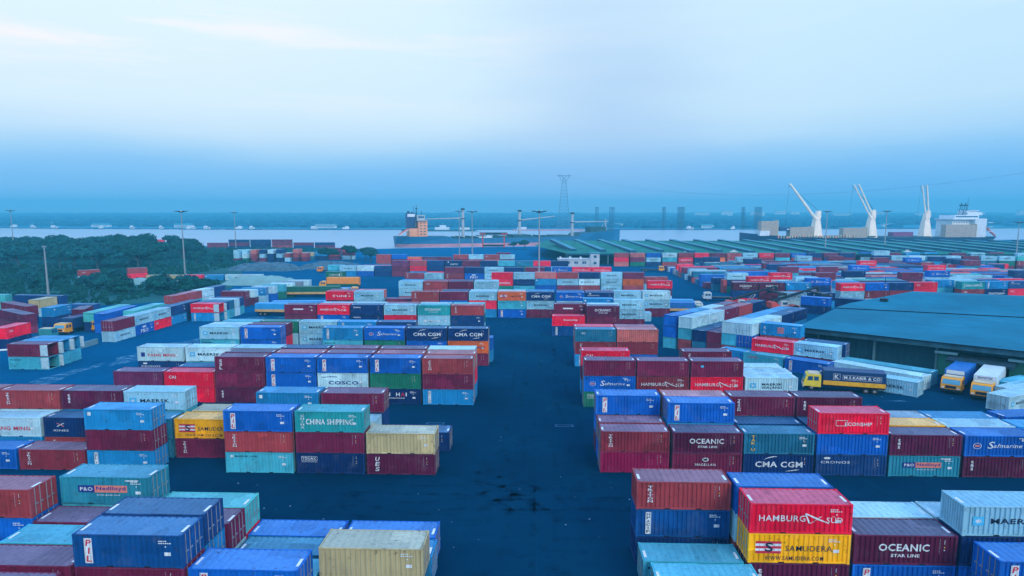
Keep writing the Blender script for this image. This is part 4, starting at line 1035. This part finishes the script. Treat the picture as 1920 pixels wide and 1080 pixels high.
def gz(y): return 5.0+(y-308)*(2.5/66) if y<374 else 7.5-(y-374)*(2.5/70)
m.poly([(12,308,5),(X1,306,5),(X1,374,7.5),(20,374,7.5)],GROOF); m.poly([(20,374,7.5),(X1,374,7.5),(X1,444,5),(4,444,5)],GROOF); m.poly([(12,308,5),(20,374,7.5),(4,444,5),(-2,376,5)],GROOF)
m.box(12,307.9,4.3,X1,308.1,4.98,MON); m.build('roof',gs)
m=MB(); m.box(18,316,0,X1,317,4.9,simple('shed_shadow_wall',(.01,.07,.10),.9)); m.box(14,317,0,15,440,4.9,CONC)  # dark wall colour stands in for shade of the open hall
for k in range(36): m.box(14+k*8,309,0,14.5+k*8,309.5,4.4,CONC)
m.build('wall',gs)
for k in range(23):
    x=6+k*12.8; m=MB(); y0,y1=309+ (6 if k%2 else 2),384
    if k==0: y0=318
    a=[(x+8.5,y0),(x,y1)]
    for w_,h_,mt in ((2.6,1.1,MON),):
        pts=[]
        for (xx,yy) in a: pts.append([(xx,yy,gz(yy)-.3),(xx+w_,yy,gz(yy)-.3),(xx+w_,yy,gz(yy)+h_),(xx,yy,gz(yy)+h_)])
        p,q_=pts
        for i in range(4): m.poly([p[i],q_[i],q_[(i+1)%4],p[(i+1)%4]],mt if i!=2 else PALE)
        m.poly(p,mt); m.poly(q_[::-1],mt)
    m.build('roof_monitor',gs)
for (x,y) in ((66,316),(86,316),(162,318),(215,318)):
    m=MB(); m.tube((x,y,gz(y)),(x,y,gz(y)+.9),.5,SHIPW,.8,8); m.box(x-1.6,y-.6,gz(y)-.1,x+1.6,y+.6,gz(y)+.3,SHIPW); m.build('roof_vent',gs)
tag(gs,'long green roofed shed with dark roof monitors along the river','shed')

# ------------------------------------------------------------------ small white office
wb=empty('office_building',(8.2,296.2,0))
m=MB(); m.box(0,0,0,17.2,7,3.1,WALLW); m.box(-.3,-.3,3.1,17.4,7.2,3.35,WALLW); m.box(13.6,-.35,0,17.2,4,5.6,WALLW); m.build('wall',wb)
m=MB(); m.box(13.2,-.6,5.6,17.6,4.4,5.95,PALE); m.build('roof',wb)
m=MB(); m.box(-.08,-.02,0,0,7,3.1,GREENW); m.build('green_end_wall',wb)
for x in (3.4,6.8,10.2):
    m=MB(); m.box(x,-.06,1.3,x+1.5,-.01,2.35,GLASS); w_=m.build('window',wb); m=MB(); m.box(x+.7,-.09,1.3,x+.8,-.06,2.35,WHITE); m.box(x-.08,-.12,1.2,x+1.58,-.06,1.3,WHITE); m.build('frame',w_)
for z in (1.2,3.9):
    m=MB(); m.box(14.8,-.41,z,16.0,-.36,z+.95,GLASS); m.build('window',wb)
for x in (1,5,9.5):
    m=MB(); m.tube((x,2,3.35),(x,2,4.2),.4,SHIPW,n=8); m.build('water_tank',wb)
tag(wb,'small white flat roofed office with three windows and stair tower','building')

# ------------------------------------------------------------------ grey warehouse on the right
WE=R(-40); wh=empty('warehouse',(41.9,112.6,0),WE)
GREYR=roofmat('warehouse_roof_sheet',(.004,.165,.27),(.008,.21,.34),(.25,1.4,1))
WWALL=roofmat('warehouse_wall_sheet',(.012,.075,.12),(.02,.11,.16),(2.5,1,.15))
LW=70; m=MB()
rk=lambda e_:39+.33*(e_-5.6); sk_=lambda e_:19+.325*(e_+1)
m.poly([(-.4,-1.2,4.95),(LW,-1.2,4.95),(LW,sk_(LW),5.8),(-1,sk_(-1),5.8)],GREYR)
m.poly([(-1,sk_(-1)-.1,5.95),(LW,sk_(LW)-.1,5.95),(LW,rk(LW),7.4),(5.6,rk(5.6),7.4),(-.8,25.5,6.1)],GREYR); m.poly([(5.6,39,7.4),(LW,rk(LW),7.4),(LW,rk(LW)+12,6.6),(4,51,6.6),(-.8,25.5,6.1)],GREYR)
m.poly([(-1,sk_(-1)-.1,5.94),(-1,sk_(-1)-.1,5.78),(LW,sk_(LW)-.1,5.78),(LW,sk_(LW)-.1,5.94)],GAPM)
m.box(-.42,-1.22,4.82,LW,-1.18,4.945,GAPM)
m.build('roof',wh)
m=MB(); m.box(-.3,-.95,4.1,LW,-.8,4.8,simple('gutter_fascia',(.02,.09,.13),.8,.4,.7)); m.build('gutter',wh)
m=MB(); m.box(0,1.2,0,18.8,1.4,4.9,WWALL); m.box(29.8,1.2,0,LW,1.4,4.9,WWALL); m.box(18.8,1.2,3.4,29.8,1.4,4.9,WWALL)
m.prism([(1.4,0),(25,0),(25,6.0),(19,5.7),(1.4,4.85)],'x',0,.2,WWALL); m.build('wall',wh)
for k in range(9):
    m=MB(); x=2.2+k*8.2
    if 18.8<x<29.8: continue
    m.box(x,.7,0,x+.28,1.18,4.8,CONC); m.build('pillar',wh)
for a,b in ((18.8,21.4),(27.4,29.8)):
    m=MB(); m.box(a,.9,0,b,1.3,3.4,GREENW); m.build('green_wall_panel',wh)
    m=MB(); m.box(a-.1,-.4,3.4,b+.1,.85,3.55,PALE); m.box(a-.1,-.45,3.25,b+.1,-.38,3.6,CONC); m.build('door_hood',wh)
m=MB(); m.box(21.4,1.6,0,27.4,1.7,3.4,GAPM); m.build('dark_doorway',wh)  # dark sheet painted for the shade inside the open doorway
m=MB(); m.prism([(-2.0,2.75),(-2.0,2.6),(.9,3.1),(.9,3.25)],'x',20.4,28.2,simple('canopy_thatch',(.01,.05,.085),.95,.5,1.2))
rr=random.Random(4)
for k in range(26): x=20.4+k*.3; m.box(x,-2.05-rr.uniform(0,.2),2.55-rr.uniform(0,.15),x+.26,-1.2,2.62+rr.uniform(.08,.2),simple('canopy_thatch',(.01,.05,.085)))
m.build('canopy',wh)
m=MB(); m.tube((4,30,6.6),(4,30,11),.06,BOOM,n=4); m.box(3.4,29.5,6.3,4.6,30.5,7.0,BOOM); m.build('aerial',wh)
tag(wh,'large low warehouse with blue grey sheet roof on the right','warehouse')

# ------------------------------------------------------------------ bits around the left
t=empty('pipe_barrier',(-82,90,0)); m=MB(); m.tube((-8,0,2.2),(9.4,6,2.2),.14,SHIPW,n=8); m.tube((9.4,6,2.2),(9.7,6.1,1.9),.14,SHIPW,n=8); m.tube((9.7,6.1,2.0),(9.7,6.1,0),.14,SHIPW,n=8); m.build('rail',t); t.location=(-88.8,97,0)
tag(t,'white bent pipe barrier at the left edge','barrier')
m=MB(); m.box(0,0,0,.4,11,.9,CONC); o=m.build('low_wall',loc=(-77.6,108.5,0)); tag(o,'low concrete wall between the open containers and the container wall','wall')
def heap(name,x,y,lx,ly,h,mat,label,cat,seed,kind=None):
    rr=random.Random(seed); n=18; m=MB(); P={}
    for i in range(n+1):
        for j in range(9):
            u_,v_=i/n*2-1,j/8*2-1; r=max(0,1-(u_*u_)**1.2-(v_*v_))
            P[i,j]=len(m.v); m.v.append((x+u_*lx,y+v_*ly,max(-.1,h*r**.6*(.72+.4*rr.random())) if r>0 else -.1))
    k=m.mi(mat)
    for i in range(n):
        for j in range(8): m.f.append((P[i,j],P[i+1,j],P[i+1,j+1],P[i,j+1])); m.m.append(k)
    o=m.build(name); tag(o,label,cat); return o
GRAV=simple('gravel_heap_stone',(.05,.13,.19),.95,.5,.5)
heap('gravel_heap',-108,277,15,7,3.0,GRAV,'left and larger heap of pale gravel beside the far left stacks','gravel heap',1)
heap('gravel_heap',-84,287,14,7,2.7,GRAV,'right hand heap of pale gravel behind the covered rows','gravel heap',2)
TARP=simple('grey_green_tarpaulin',(.16,.34,.36),.8,.15,.3)
for x,y,lx,ly,h,lab,s_ in ((-88,222,13,5,2.6,'grey green tarpaulin mound next to the gravel heaps',3),(-125,222,12,3.5,1.8,'pale tarpaulin mound among the left bushes',5)):
    heap('tarpaulin_mound',x,y,lx,ly,h,TARP,lab,'tarpaulin',s_)
m=MB(); 
for (x,y) in ((-12.2,74.3),(1.9,74.0)):
    m.poly([(x,y,.008),(x+2,y,.008),(x+2,y+.8,.008),(x,y+.8,.008)],simple('worn_road_paint',(.005,.09,.19),.8,.5,3))
    m.poly([(x+.2,y+.2,.012),(x+1.8,y+.2,.012),(x+1.8,y+.6,.012),(x+.2,y+.6,.012)],ASPH)
tag(m.build('yard_marking'),kind='structure')
def smear(pts,seed,nm):
    rr=random.Random(seed); m=MB()
    for (x,y,lx,ly) in pts:
        n=16; c=(x,y,.01); ring=[(x+lx*math.cos(2*math.pi*i/n)*rr.uniform(.55,1.1),y+ly*math.sin(2*math.pi*i/n)*rr.uniform(.55,1.1),.01) for i in range(n)]
        for i in range(n): m.poly([c,ring[i],ring[(i+1)%n]],DUST)
    tag(m.build(nm),kind='structure')
def dustm():
    t=NT('pale_dust'); v=t.coord('Object'); n=t.noise(.9,6,v,.7); m=t.fin(t.mix(t.ramp(t.noise(3,3,v),.3,.7),(.05,.24,.42),(.16,.42,.62)),.95,0)
    t.l(t.math('MULTIPLY',t.ramp(n,.44,.66),.85),t.b.inputs['Alpha']); return m
DUST=dustm()
smear([(-62,118,4.5,6),(-60,125,4,6),(-64,108,3,6),(-67.5,94,1.8,7),(-69,80,2,7),(-63,137,3,8),(-62,148,5,4),(-56,118,2.5,4),(-59,124,1.6,5),(-66.5,101,.9,4),(-67.5,90,.7,3.5),(-68.5,84,.8,3),(-70,78,.7,3),(-58,133,1.2,4),(-60.5,148,2.2,5),(-55,151,3,2),(44,86,2.2,.25),(49,80,2.0,.25),(40,84,1,.2),(47,90,1.2,.3),(-47,232,6,1.0),(-40,238,4,.7)],5,'dust_patch')

# ------------------------------------------------------------------ across the river
PYL=simple('pylon_steel',(.015,.06,.14),.7,.2,1); PYW=simple('pylon_white_band',(.5,.62,.7),.7,.1,1)
def lattice(m,x,y,z0,z1,w0,w1,n,mat=PYL,r=.35,alt=None):
    lv=[]
    for i in range(n+1):
        f=i/n; w_=w0+(w1-w0)*f; z=z0+(z1-z0)*f; lv.append([(x-w_,y-w_,z),(x+w_,y-w_,z),(x+w_,y+w_,z),(x-w_,y+w_,z)])
    for i,(a,b) in enumerate(zip(lv,lv[1:])):
        mt=mat if not alt or i%2 else alt
        for k in range(4):
            m.tube(a[k],b[k],r,mt,n=4,cap=False); m.tube(a[k],b[(k+1)%4],r*.6,mt,n=4,cap=False); m.tube(b[k],b[(k+1)%4],r*.6,mt,n=4,cap=False)
PYT=simple('tower_grey_steel',(.10,.22,.36),.7,.2,1)
t=empty('transmission_tower',(34.3,976,-1.2)); m=MB(); lattice(m,0,0,0,66,8.5,2.6,15,PYT,.26,None)
m.build('lattice',t); m=MB(); m.tube((-4,0,66),(-7,0,72),.35,PYL,n=4); m.tube((4,0,66),(7,0,72),.35,PYL,n=4); m.tube((-3,0,64),(3,0,64),.35,PYL,n=4); m.tube((-10,0,72),(10,0,72),.4,PYL,n=4); m.tube((-3,0,66),(4,0,72),.3,PYL,n=4); m.tube((3,0,66),(-4,0,72),.3,PYL,n=4); m.tube((-6,0,72),(-6,0,74.5),.3,PYL,n=4); m.tube((6,0,72),(6,0,74.5),.3,PYL,n=4); m.build('crossarm',t)
tag(t,'very tall pale lattice power tower across the river','power tower')
for nm,off in (('near',-8),('far',8)):
    m=MB(); a=Vector((34.3+off,976,71)); b=Vector((445+off*.3,575+off,64)); pv_=None
    for i in range(41):
        f=i/40; p=a.lerp(b,f); p.z-=44*(4*f*(1-f))*.62
        if pv_ is not None: m.tube(pv_,p,.045,PYL,n=4,cap=False)
        pv_=p
    o=m.build('power_line'); tag(o,'thin power line sagging from the tall tower to the right, %s of two'%('lower' if nm=='near' else 'upper'),'power line','power lines over the river')
for k,(x,y,n_,lab) in enumerate([(172,977,2,'narrow pair of dark pylons left of the first wide group'),(195.5,978,4,'wide dark pylon group left of the middle, second from the tall tower'),(281,981,2,'narrow pair of dark pylons left of the cream cranes'),(301.5,982,4,'wide dark pylon group beside the first cream crane'),(80,974,2,'slim grey pylon behind the bow mast of the blue ship'),(100.5,974.6,3,'pale block of pylons just right of the bow mast')]):
    t=empty('pylon_cluster',(x,y+12,-1.2))
    for i in range(n_):
        m=MB(); px_=(i-(n_-1)/2)*2.5; lattice(m,px_,0,0,28.5,.9,.9,8,PYL,.17); m.tube((px_,0,28.5),(px_,0,30),.9,PYL,n=6); m.build('column',t)
    tag(t,lab,'pylon','dark pylon groups across the river')
def boat(x,y,ang,L,label,first={}):
    key=round(L)
    if key not in first:
        t=empty('river_boat'); m=MB()
        vs=[]
        for (u_,w_,zz) in ((-L/2,1.8,1.3),(-L*.3,2.2,1.0),(L*.3,2.2,1.1),(L/2,.2,1.9)): vs.append([(u_,-w_,zz),(u_,-w_*.6,-.4),(u_,w_*.6,-.4),(u_,w_,zz)])
        for a,b in zip(vs,vs[1:]):
            for j in range(3): m.poly([a[j],b[j],b[j+1],a[j+1]],NAVP)
            m.poly([a[0],b[0],b[3],a[3]],DECK)
        m.poly(vs[0],NAVP); m.build('hull',t)
        m=MB(); m.box(-L*.42,-1.7,1.0,-L*.05,1.7,3.4,SHIPW); m.box(-L*.40,-1.4,3.4,-L*.2,1.4,5.0,SHIPW); m.box(-L*.41,-1.72,2.0,-L*.08,-1.7,2.8,GLASS); m.build('cabin',t)
        m=MB(); m.tube((-L*.3,0,5),(-L*.3,0,8),.15,STEEL,n=4); m.build('mast',t); first[key]=t; o=t
    else: o=copy_tree(first[key])
    o.location=(x,y,-2.0); o.rotation_euler=(0,0,R(ang)); tag(o,label,'boat','boats moored along the far bank'); o['label']=label
ords=['first','second','third','fourth','fifth','sixth','seventh','eighth','ninth','tenth','eleventh','twelfth','thirteenth','fourteenth','fifteenth','sixteenth']
for i,(x,y,L_) in enumerate([(-812,1066,26),(-748,1034,18),(-692,1002,24),(-626,992,14),(-571,988,16),(-527,983,14),(-493,978,18),(-478,977,14),(-455,974,24),(-420,971,24),(-390,967,18),(-300,961,24),(-268,961,24),(-160,966,12),(212,978,26),(262,985,14)]):
    boat(x,y,3 if i%3 else 180,L_,'small white cabin boat moored at the far bank, %s from the left'%ords[i])
t=empty('river_barge',(-128,905,-2),R(2)); m=MB(); m.prism([(-46,0),(-44,-.4),(44,-.4),(52,2.0),(-46,1.6)],'y',-6,6,DECK); m.build('hull',t); m=MB(); m.box(-4,-4,1.6,14,4,5,SHIPW); m.box(2,-3,5,10,3,7.6,SHIPW); m.tube((6,0,7.6),(6,0,11),.2,STEEL,n=4); m.build('cabin',t); m=MB(); m.box(28,-4,1.6,40,4,4.6,SHIPW); m.build('deck_house',t); tag(t,'long low barge with white cabins on the river behind the blue ship','barge')
t=empty('river_barge',(8,945,-2),R(1)); m=MB(); m.prism([(-42,0),(-38,-.4),(50,-.4),(52,1.6),(-42,1.4)],'y',-6,6,HULLR); m.build('hull',t); m=MB(); m.box(-36,-4,1.4,-24,4,4.4,SHIPW); m.build('cabin',t); tag(t,'reddish barge on the river beside the second ship crane','barge')
# pale buildings far off on the right skyline
rr=random.Random(12)
for i in range(14):
    x=560+i*92+rr.uniform(-20,20); y=2500+rr.uniform(-120,160); w_=rr.uniform(26,60); h_=rr.uniform(17,26)
    t=empty('distant_building',(x,y,-1)); m=MB(); m.box(0,0,0,w_,20,h_,SHIPW); m.build('wall',t); m=MB()
    for k in range(3): m.box(2,-.1,h_*(.25+.25*k),w_-2,0,h_*(.25+.25*k)+1.6,GLASS)
    m.build('window_band',t); m=MB(); m.box(-.8,-.8,h_,w_+.8,20.8,h_+1,CONC); m.build('roof',t)
    tag(t,'pale flat building on the hazy far right skyline, %s from the left'%ords[i],'building','pale buildings on the skyline')
rr=random.Random(13)
for i,(x,y) in enumerate([(-860,1200),(-700,1090),(-560,1075),(-330,1040),(-200,1090),(-60,1100),(120,1120),(240,1060),(330,1110),(430,1120),(-470,1180),(560,1180)]):
    t=empty('riverside_house',(x,y,-1.2)); w_=rr.uniform(14,34); m=MB(); m.box(0,0,0,w_,9,3.4,SHIPW); m.box(2,-.1,1.2,w_-2,0,2.2,GLASS); m.build('wall',t); m=MB(); m.prism([(-.6,3.4),(4.5,5.8),(9.6,3.4)],'x',-.6,w_+.6,PALE if i%3 else CONC); m.build('roof',t)
    tag(t,'low pale house among the trees of the far bank, %s of twelve'%ords[i],'house','houses on the far bank')

rr=random.Random(77); m=MB(); LIT=simple('paper_litter',(.12,.25,.34),.9,.4,3)
for i in range(90):
    a,b,c,d=rr.choice([(-75,-50,75,160),(38,58,72,92),(-8,5,45,150),(-30,8,47,57),(-8,4,100,150)]); x,y=rr.uniform(a,c if False else b),rr.uniform(c,d); s_=rr.uniform(.03,.10); an=rr.uniform(0,3)
    dx,dy=s_*math.cos(an),s_*math.sin(an); m.poly([(x-dx,y-dy,.015),(x+dy,y-dx,.02),(x+dx,y+dy,.05),(x-dy,y+dx,.015)],LIT)
tag(m.build('litter'),'scraps of pale litter scattered over the dark yard surface','litter',kind='stuff')

def tyrem():
    t=NT('tyre_rubber_marks'); v=t.coord('Object'); n=t.noise(.5,5,v,.65); m=t.fin((.0006,.012,.036),.9,0); t.l(t.math('MULTIPLY',t.ramp(n,.45,.75),.15),t.b.inputs['Alpha']); return m
TYR=tyrem(); rr=random.Random(31); m=MB()
def track(cx,cy,r,a0,a1,w_,z):
    n=max(6,int(abs(a1-a0)*r/1.2)); pts=[a0+(a1-a0)*i/n for i in range(n+1)]
    for a,b in zip(pts,pts[1:]): m.poly([(cx+(r-w_)*math.cos(a),cy+(r-w_)*math.sin(a),z),(cx+(r+w_)*math.cos(a),cy+(r+w_)*math.sin(a),z),(cx+(r+w_)*math.cos(b),cy+(r+w_)*math.sin(b),z),(cx+(r-w_)*math.cos(b),cy+(r-w_)*math.sin(b),z)],TYR)
for k in range(34):
    s_=rr.choice((-1,1)); r=rr.uniform(6,16); cx=-1.5+s_*rr.uniform(5,12); cy=rr.uniform(44,70); a0=rr.uniform(0,6.28); sw=rr.uniform(.6,1.9)
    for d in (0,1.9): track(cx,cy,r+d,a0,a0+sw,rr.uniform(.16,.42),.006+.0003*k)
for k in range(22):
    x=rr.uniform(-7,4); y=rr.uniform(45,150); r=rr.uniform(150,400)
    for d in (0,1.9): track(x-r+d,y,r,-rr.uniform(.02,.06),rr.uniform(.04,.12),.26,.018+.0003*k)
for k in range(16):
    x=rr.uniform(-40,30); y=rr.uniform(50,56); r=rr.uniform(60,160)
    for d in (0,1.9): track(x,y-r+d,r,1.57-rr.uniform(.05,.15),1.57+rr.uniform(.05,.15),.26,.026+.0003*k)
for k in range(14):
    x=rr.uniform(40,56); y=rr.uniform(74,92); track(x,y,rr.uniform(5,12),rr.uniform(0,6),rr.uniform(6.3,7.6),.13,.032+.0003*k)
tag(m.build('tyre_marks'),kind='structure')


# ------------------------------------------------------------------ trees
def leafmat(name,a,b,c3):
    t=NT(name); oi=t.n('ShaderNodeObjectInfo'); v=t.coord('Object'); n=t.noise(.35,4,v); n2=t.noise(3,3,v)
    c=t.mix(t.ramp(n,.35,.65),a,b); c=t.mix(t.math('MULTIPLY',t.ramp(n2,.5,.75),.6),c,c3)
    hs=t.n('ShaderNodeHueSaturation'); t.l(c,hs.inputs['Color']); t.l(t.math('ADD',t.math('MULTIPLY',oi.outputs['Random'],.55),.7),hs.inputs['Value']); t.l(t.math('ADD',t.math('MULTIPLY',oi.outputs['Random'],.05),.475),hs.inputs['Hue'])
    return t.fin(hs.outputs[0],.8,.1)
LEAF=leafmat('tree_leaves',(.002,.052,.070),(.004,.092,.085),(.010,.15,.13)); BARK=simple('tree_bark',(.05,.09,.12),.95,.3,2)
FLEAF=leafmat('far_wood_leaves',(.001,.08,.24),(.001,.13,.32),(.003,.17,.34))  # leaf colours carry the blue of distant haze
def crown(seed,rx,rz,zc,n,size,blobs):
    rr=random.Random(seed); m=MB(); k=m.mi(LEAF)
    bl=[(rr.uniform(-.6,.6)*rx,rr.uniform(-.6,.6)*rx,zc+rr.uniform(-.35,.5)*rz,rr.uniform(.35,.6)*rx,rr.uniform(.4,.65)*rz) for _ in range(blobs)]
    bl.append((0,0,zc,rx*.6,rz*.7))
    for i in range(n):
        bx,by,bz,br,bh=rr.choice(bl)
        d=Vector((rr.gauss(0,1),rr.gauss(0,1),rr.gauss(0,1))).normalized(); q_=rr.uniform(.6,1.05)
        if d.z<-.3: d.z*=.4
        p=Vector((bx+d.x*br*q_,by+d.y*br*q_,bz+d.z*bh*q_))
        nn=(d+Vector((rr.uniform(-.7,.7),rr.uniform(-.7,.7),rr.uniform(-.2,.9)))).normalized(); u_=nn.orthogonal().normalized(); w_=nn.cross(u_)
        a=rr.uniform(0,6.28); uu=u_*math.cos(a)+w_*math.sin(a); ww=nn.cross(uu); s_=size*rr.uniform(.6,1.4)
        b=len(m.v); m.v+=[tuple(p+uu*s_),tuple(p+ww*s_*.55),tuple(p-uu*s_),tuple(p-ww*s_*.55)]; m.f.append((b,b+1,b+2,b+3)); m.m.append(k)
    return m.mesh('tree_crown'),bl
TV=[]
for s_ in range(5):
    cme,bl=crown(30+s_,[5.6,6.4,5.0,6.0,4.6][s_],2.5,5.2,1700,.55,7)
    m=MB(); m.tube((0,0,-.2),(.1,.1,2.6),.34,BARK,.24,7)
    for b in bl[:5]: m.tube((.1,.1,2.4),(b[0]*.8,b[1]*.8,b[2]),.16,BARK,.05,5)
    TV.append((cme,m.mesh('tree_trunk')))
SV=[crown(60+s_,3.2,1.5,1.5,700,.42,5)[0] for s_ in range(3)]
pl=random.Random(17)
def plant(x,y,sc,label,shrub=False,zs=1.0):
    t=empty('shrub' if shrub else 'broadleaf_tree',(x,y,0),pl.uniform(0,6.28)); t.scale=(sc,sc,sc*zs)
    v=pl.randrange(3 if shrub else 5)
    o=bpy.data.objects.new('foliage' if shrub else 'crown',SV[v] if shrub else TV[v][0]); COL.objects.link(o); o.parent=t
    if not shrub: o=bpy.data.objects.new('trunk',TV[v][1]); COL.objects.link(o); o.parent=t
    else:
        m=MB(); m.tube((0,0,0),(0,0,1.2),.1,BARK,.05,5); m.build('stem',t)
    tag(t,label,'shrub' if shrub else 'tree','bushes in the left scrub' if shrub else 'trees between yard and river')
rowsT=[('back',[(-318+i*10.2,376+(i%3)*8) for i in range(13)]),('second',[(-290+i*9.6,344+(i%3)*8) for i in range(13)]),('third',[(-264+i*8.8,312+(i%3)*8) for i in range(12)]),('front',[(-240+i*8.6,276+(i%2)*8) for i in range(10)])]
for nm,ps in rowsT:
    for i,(x,y) in enumerate(ps):
        plant(x+pl.uniform(-4,4),y+pl.uniform(-4,4),pl.uniform(.95,1.3)*(1.12 if nm=='back' else 1),'round dark green tree, %s from the left in the %s row of the wood'%(ORD[i],nm))
for i,(x,y,sc,lab) in enumerate([(-96,318,.9,'dark tree left of the far stacks beyond the gravel heaps'),(-88,330,.95,'dark tree behind the covered rows near the ship stern'),(-77,322,.8,'smaller dark tree beside the red far stack'),(-8,430,.8,'single dark tree on the quay below the gantry'),(-15,436,.6,'small tree left of the quay tree'),(-150,305,.7,'low tree right of the wood, nearest the floodlight mast'),(-143,312,.65,'low tree right of the wood, before the red ended stacks'),(-156,318,.75,'low tree right of the wood, behind the two smaller ones'),(-163,335,.8,'tree at the right end of the wood, half way to the river'),(-150,345,.7,'last low tree of the wood towards the river stacks'),(-84,342,.8,'low tree in front of the stacked wall at the river'),(-172,300,1.0,'tree at the right end of the wood'),(-160,286,.8,'low tree before the right end of the wood')]):
    plant(x,y,sc,lab)
for i,(x,y,sc) in enumerate([(-118,196,1.5),(-111,200,1.6),(-104,199,1.4),(-124,203,1.4),(-99,206,1.3),(-116,210,1.4),(-131,206,1.5),(-108,214,1.4),(-139,213,1.4),(-148,206,1.3),(-157,215,1.5),(-166,226,1.4)]):
    plant(x,y,sc,'leafy low bush, %s of the twelve nearest in the left scrub'%ORD[i],True)
for i,(x,y,sc) in enumerate([(-176,236,1.3),(-188,228,1.4),(-200,238,1.4),(-150,246,1.2),(-163,232,1.2),(-212,226,1.4),(-180,210,1.2),(-206,252,1.4),(-222,246,1.5),(-193,256,1.3),(-170,255,1.2),(-240,262,1.5)]):
    plant(x,y,sc,'wide scrub bush, %s of the twelve below the wood'%ORD[i],True)
# ground weeds of the scrub
rr=random.Random(9); m=MB(); k=m.mi(LEAF)
for i in range(6500):
    x=rr.uniform(-300,-100); y=rr.uniform(170,300)
    if x>-128 and y>212: continue
    if x>-106 and y<188: continue
    for j in range(2):
        a=rr.uniform(0,6.28); s_=rr.uniform(.3,.8); b=len(m.v); dx,dy=s_*math.cos(a),s_*math.sin(a); h_=rr.uniform(.3,.9)
        m.v+=[(x-dx,y-dy,0),(x+dx,y+dy,0),(x+dx+.2,y+dy,h_),(x-dx,y-dy+.2,h_)]; m.f.append((b,b+1,b+2,b+3)); m.m.append(k)
tag(m.build('scrub_weeds'),'low green weeds covering the ground below the wood','weeds',kind='stuff')
rr2=random.Random(19); m=MB(); k=m.mi(LEAF)
for i in range(3200):
    x=rr2.uniform(-330,-128); y=rr2.uniform(300,432)
    for j in range(2):
        a=rr2.uniform(0,6.28); s_=rr2.uniform(.5,1.3); b=len(m.v); dx,dy=s_*math.cos(a),s_*math.sin(a); h_=rr2.uniform(.5,1.5)
        m.v+=[(x-dx,y-dy,0),(x+dx,y+dy,0),(x+dx+.2,y+dy,h_),(x-dx,y-dy+.2,h_)]; m.f.append((b,b+1,b+2,b+3)); m.m.append(k)
tag(m.build('scrub_weeds'),'taller green undergrowth around and behind the wood towards the river','weeds',kind='stuff')
# far bank wood
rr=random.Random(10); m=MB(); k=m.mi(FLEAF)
def lump(x,y,rx,h):
    n=7; b=len(m.v); ph=rr.uniform(0,6)
    for j,(f,zz) in enumerate(((1,0),(.95,.45),(.62,.8))):
        for i in range(n):
            a=2*math.pi*i/n+ph; q_=rr.uniform(.75,1.2); m.v.append((x+rx*f*q_*math.cos(a),y+rx*f*q_*math.sin(a),-1.2+h*zz*rr.uniform(.85,1.15)))
    m.v.append((x,y,-1.2+h))
    for j in range(2):
        for i in range(n): m.f.append((b+j*n+i,b+j*n+(i+1)%n,b+(j+1)*n+(i+1)%n,b+(j+1)*n+i)); m.m.append(k)
    for i in range(n): m.f.append((b+2*n+i,b+2*n+(i+1)%n,b+3*n)); m.m.append(k)
for i in range(5200):
    y=1060+2500*rr.random()**1.5; x=rr.uniform(-.82,.82)*y
    bank=1010+ (abs(x+200)*.15 if x<-300 else max(0,(x-200)*.16))
    if y<bank+35: continue
    dens=math.sin(x*.004+1.3)*math.sin(y*.006+x*.002)
    if y<1700 and dens<-.12 and rr.random()<.85: continue
    f=min(1,(y-1000)/1800)
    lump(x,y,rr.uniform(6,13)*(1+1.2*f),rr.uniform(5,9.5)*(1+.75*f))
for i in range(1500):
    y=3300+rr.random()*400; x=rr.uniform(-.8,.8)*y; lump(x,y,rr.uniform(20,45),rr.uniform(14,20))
tag(m.build('far_wood'),'hazy belt of trees covering the land across the river','wood',kind='stuff')
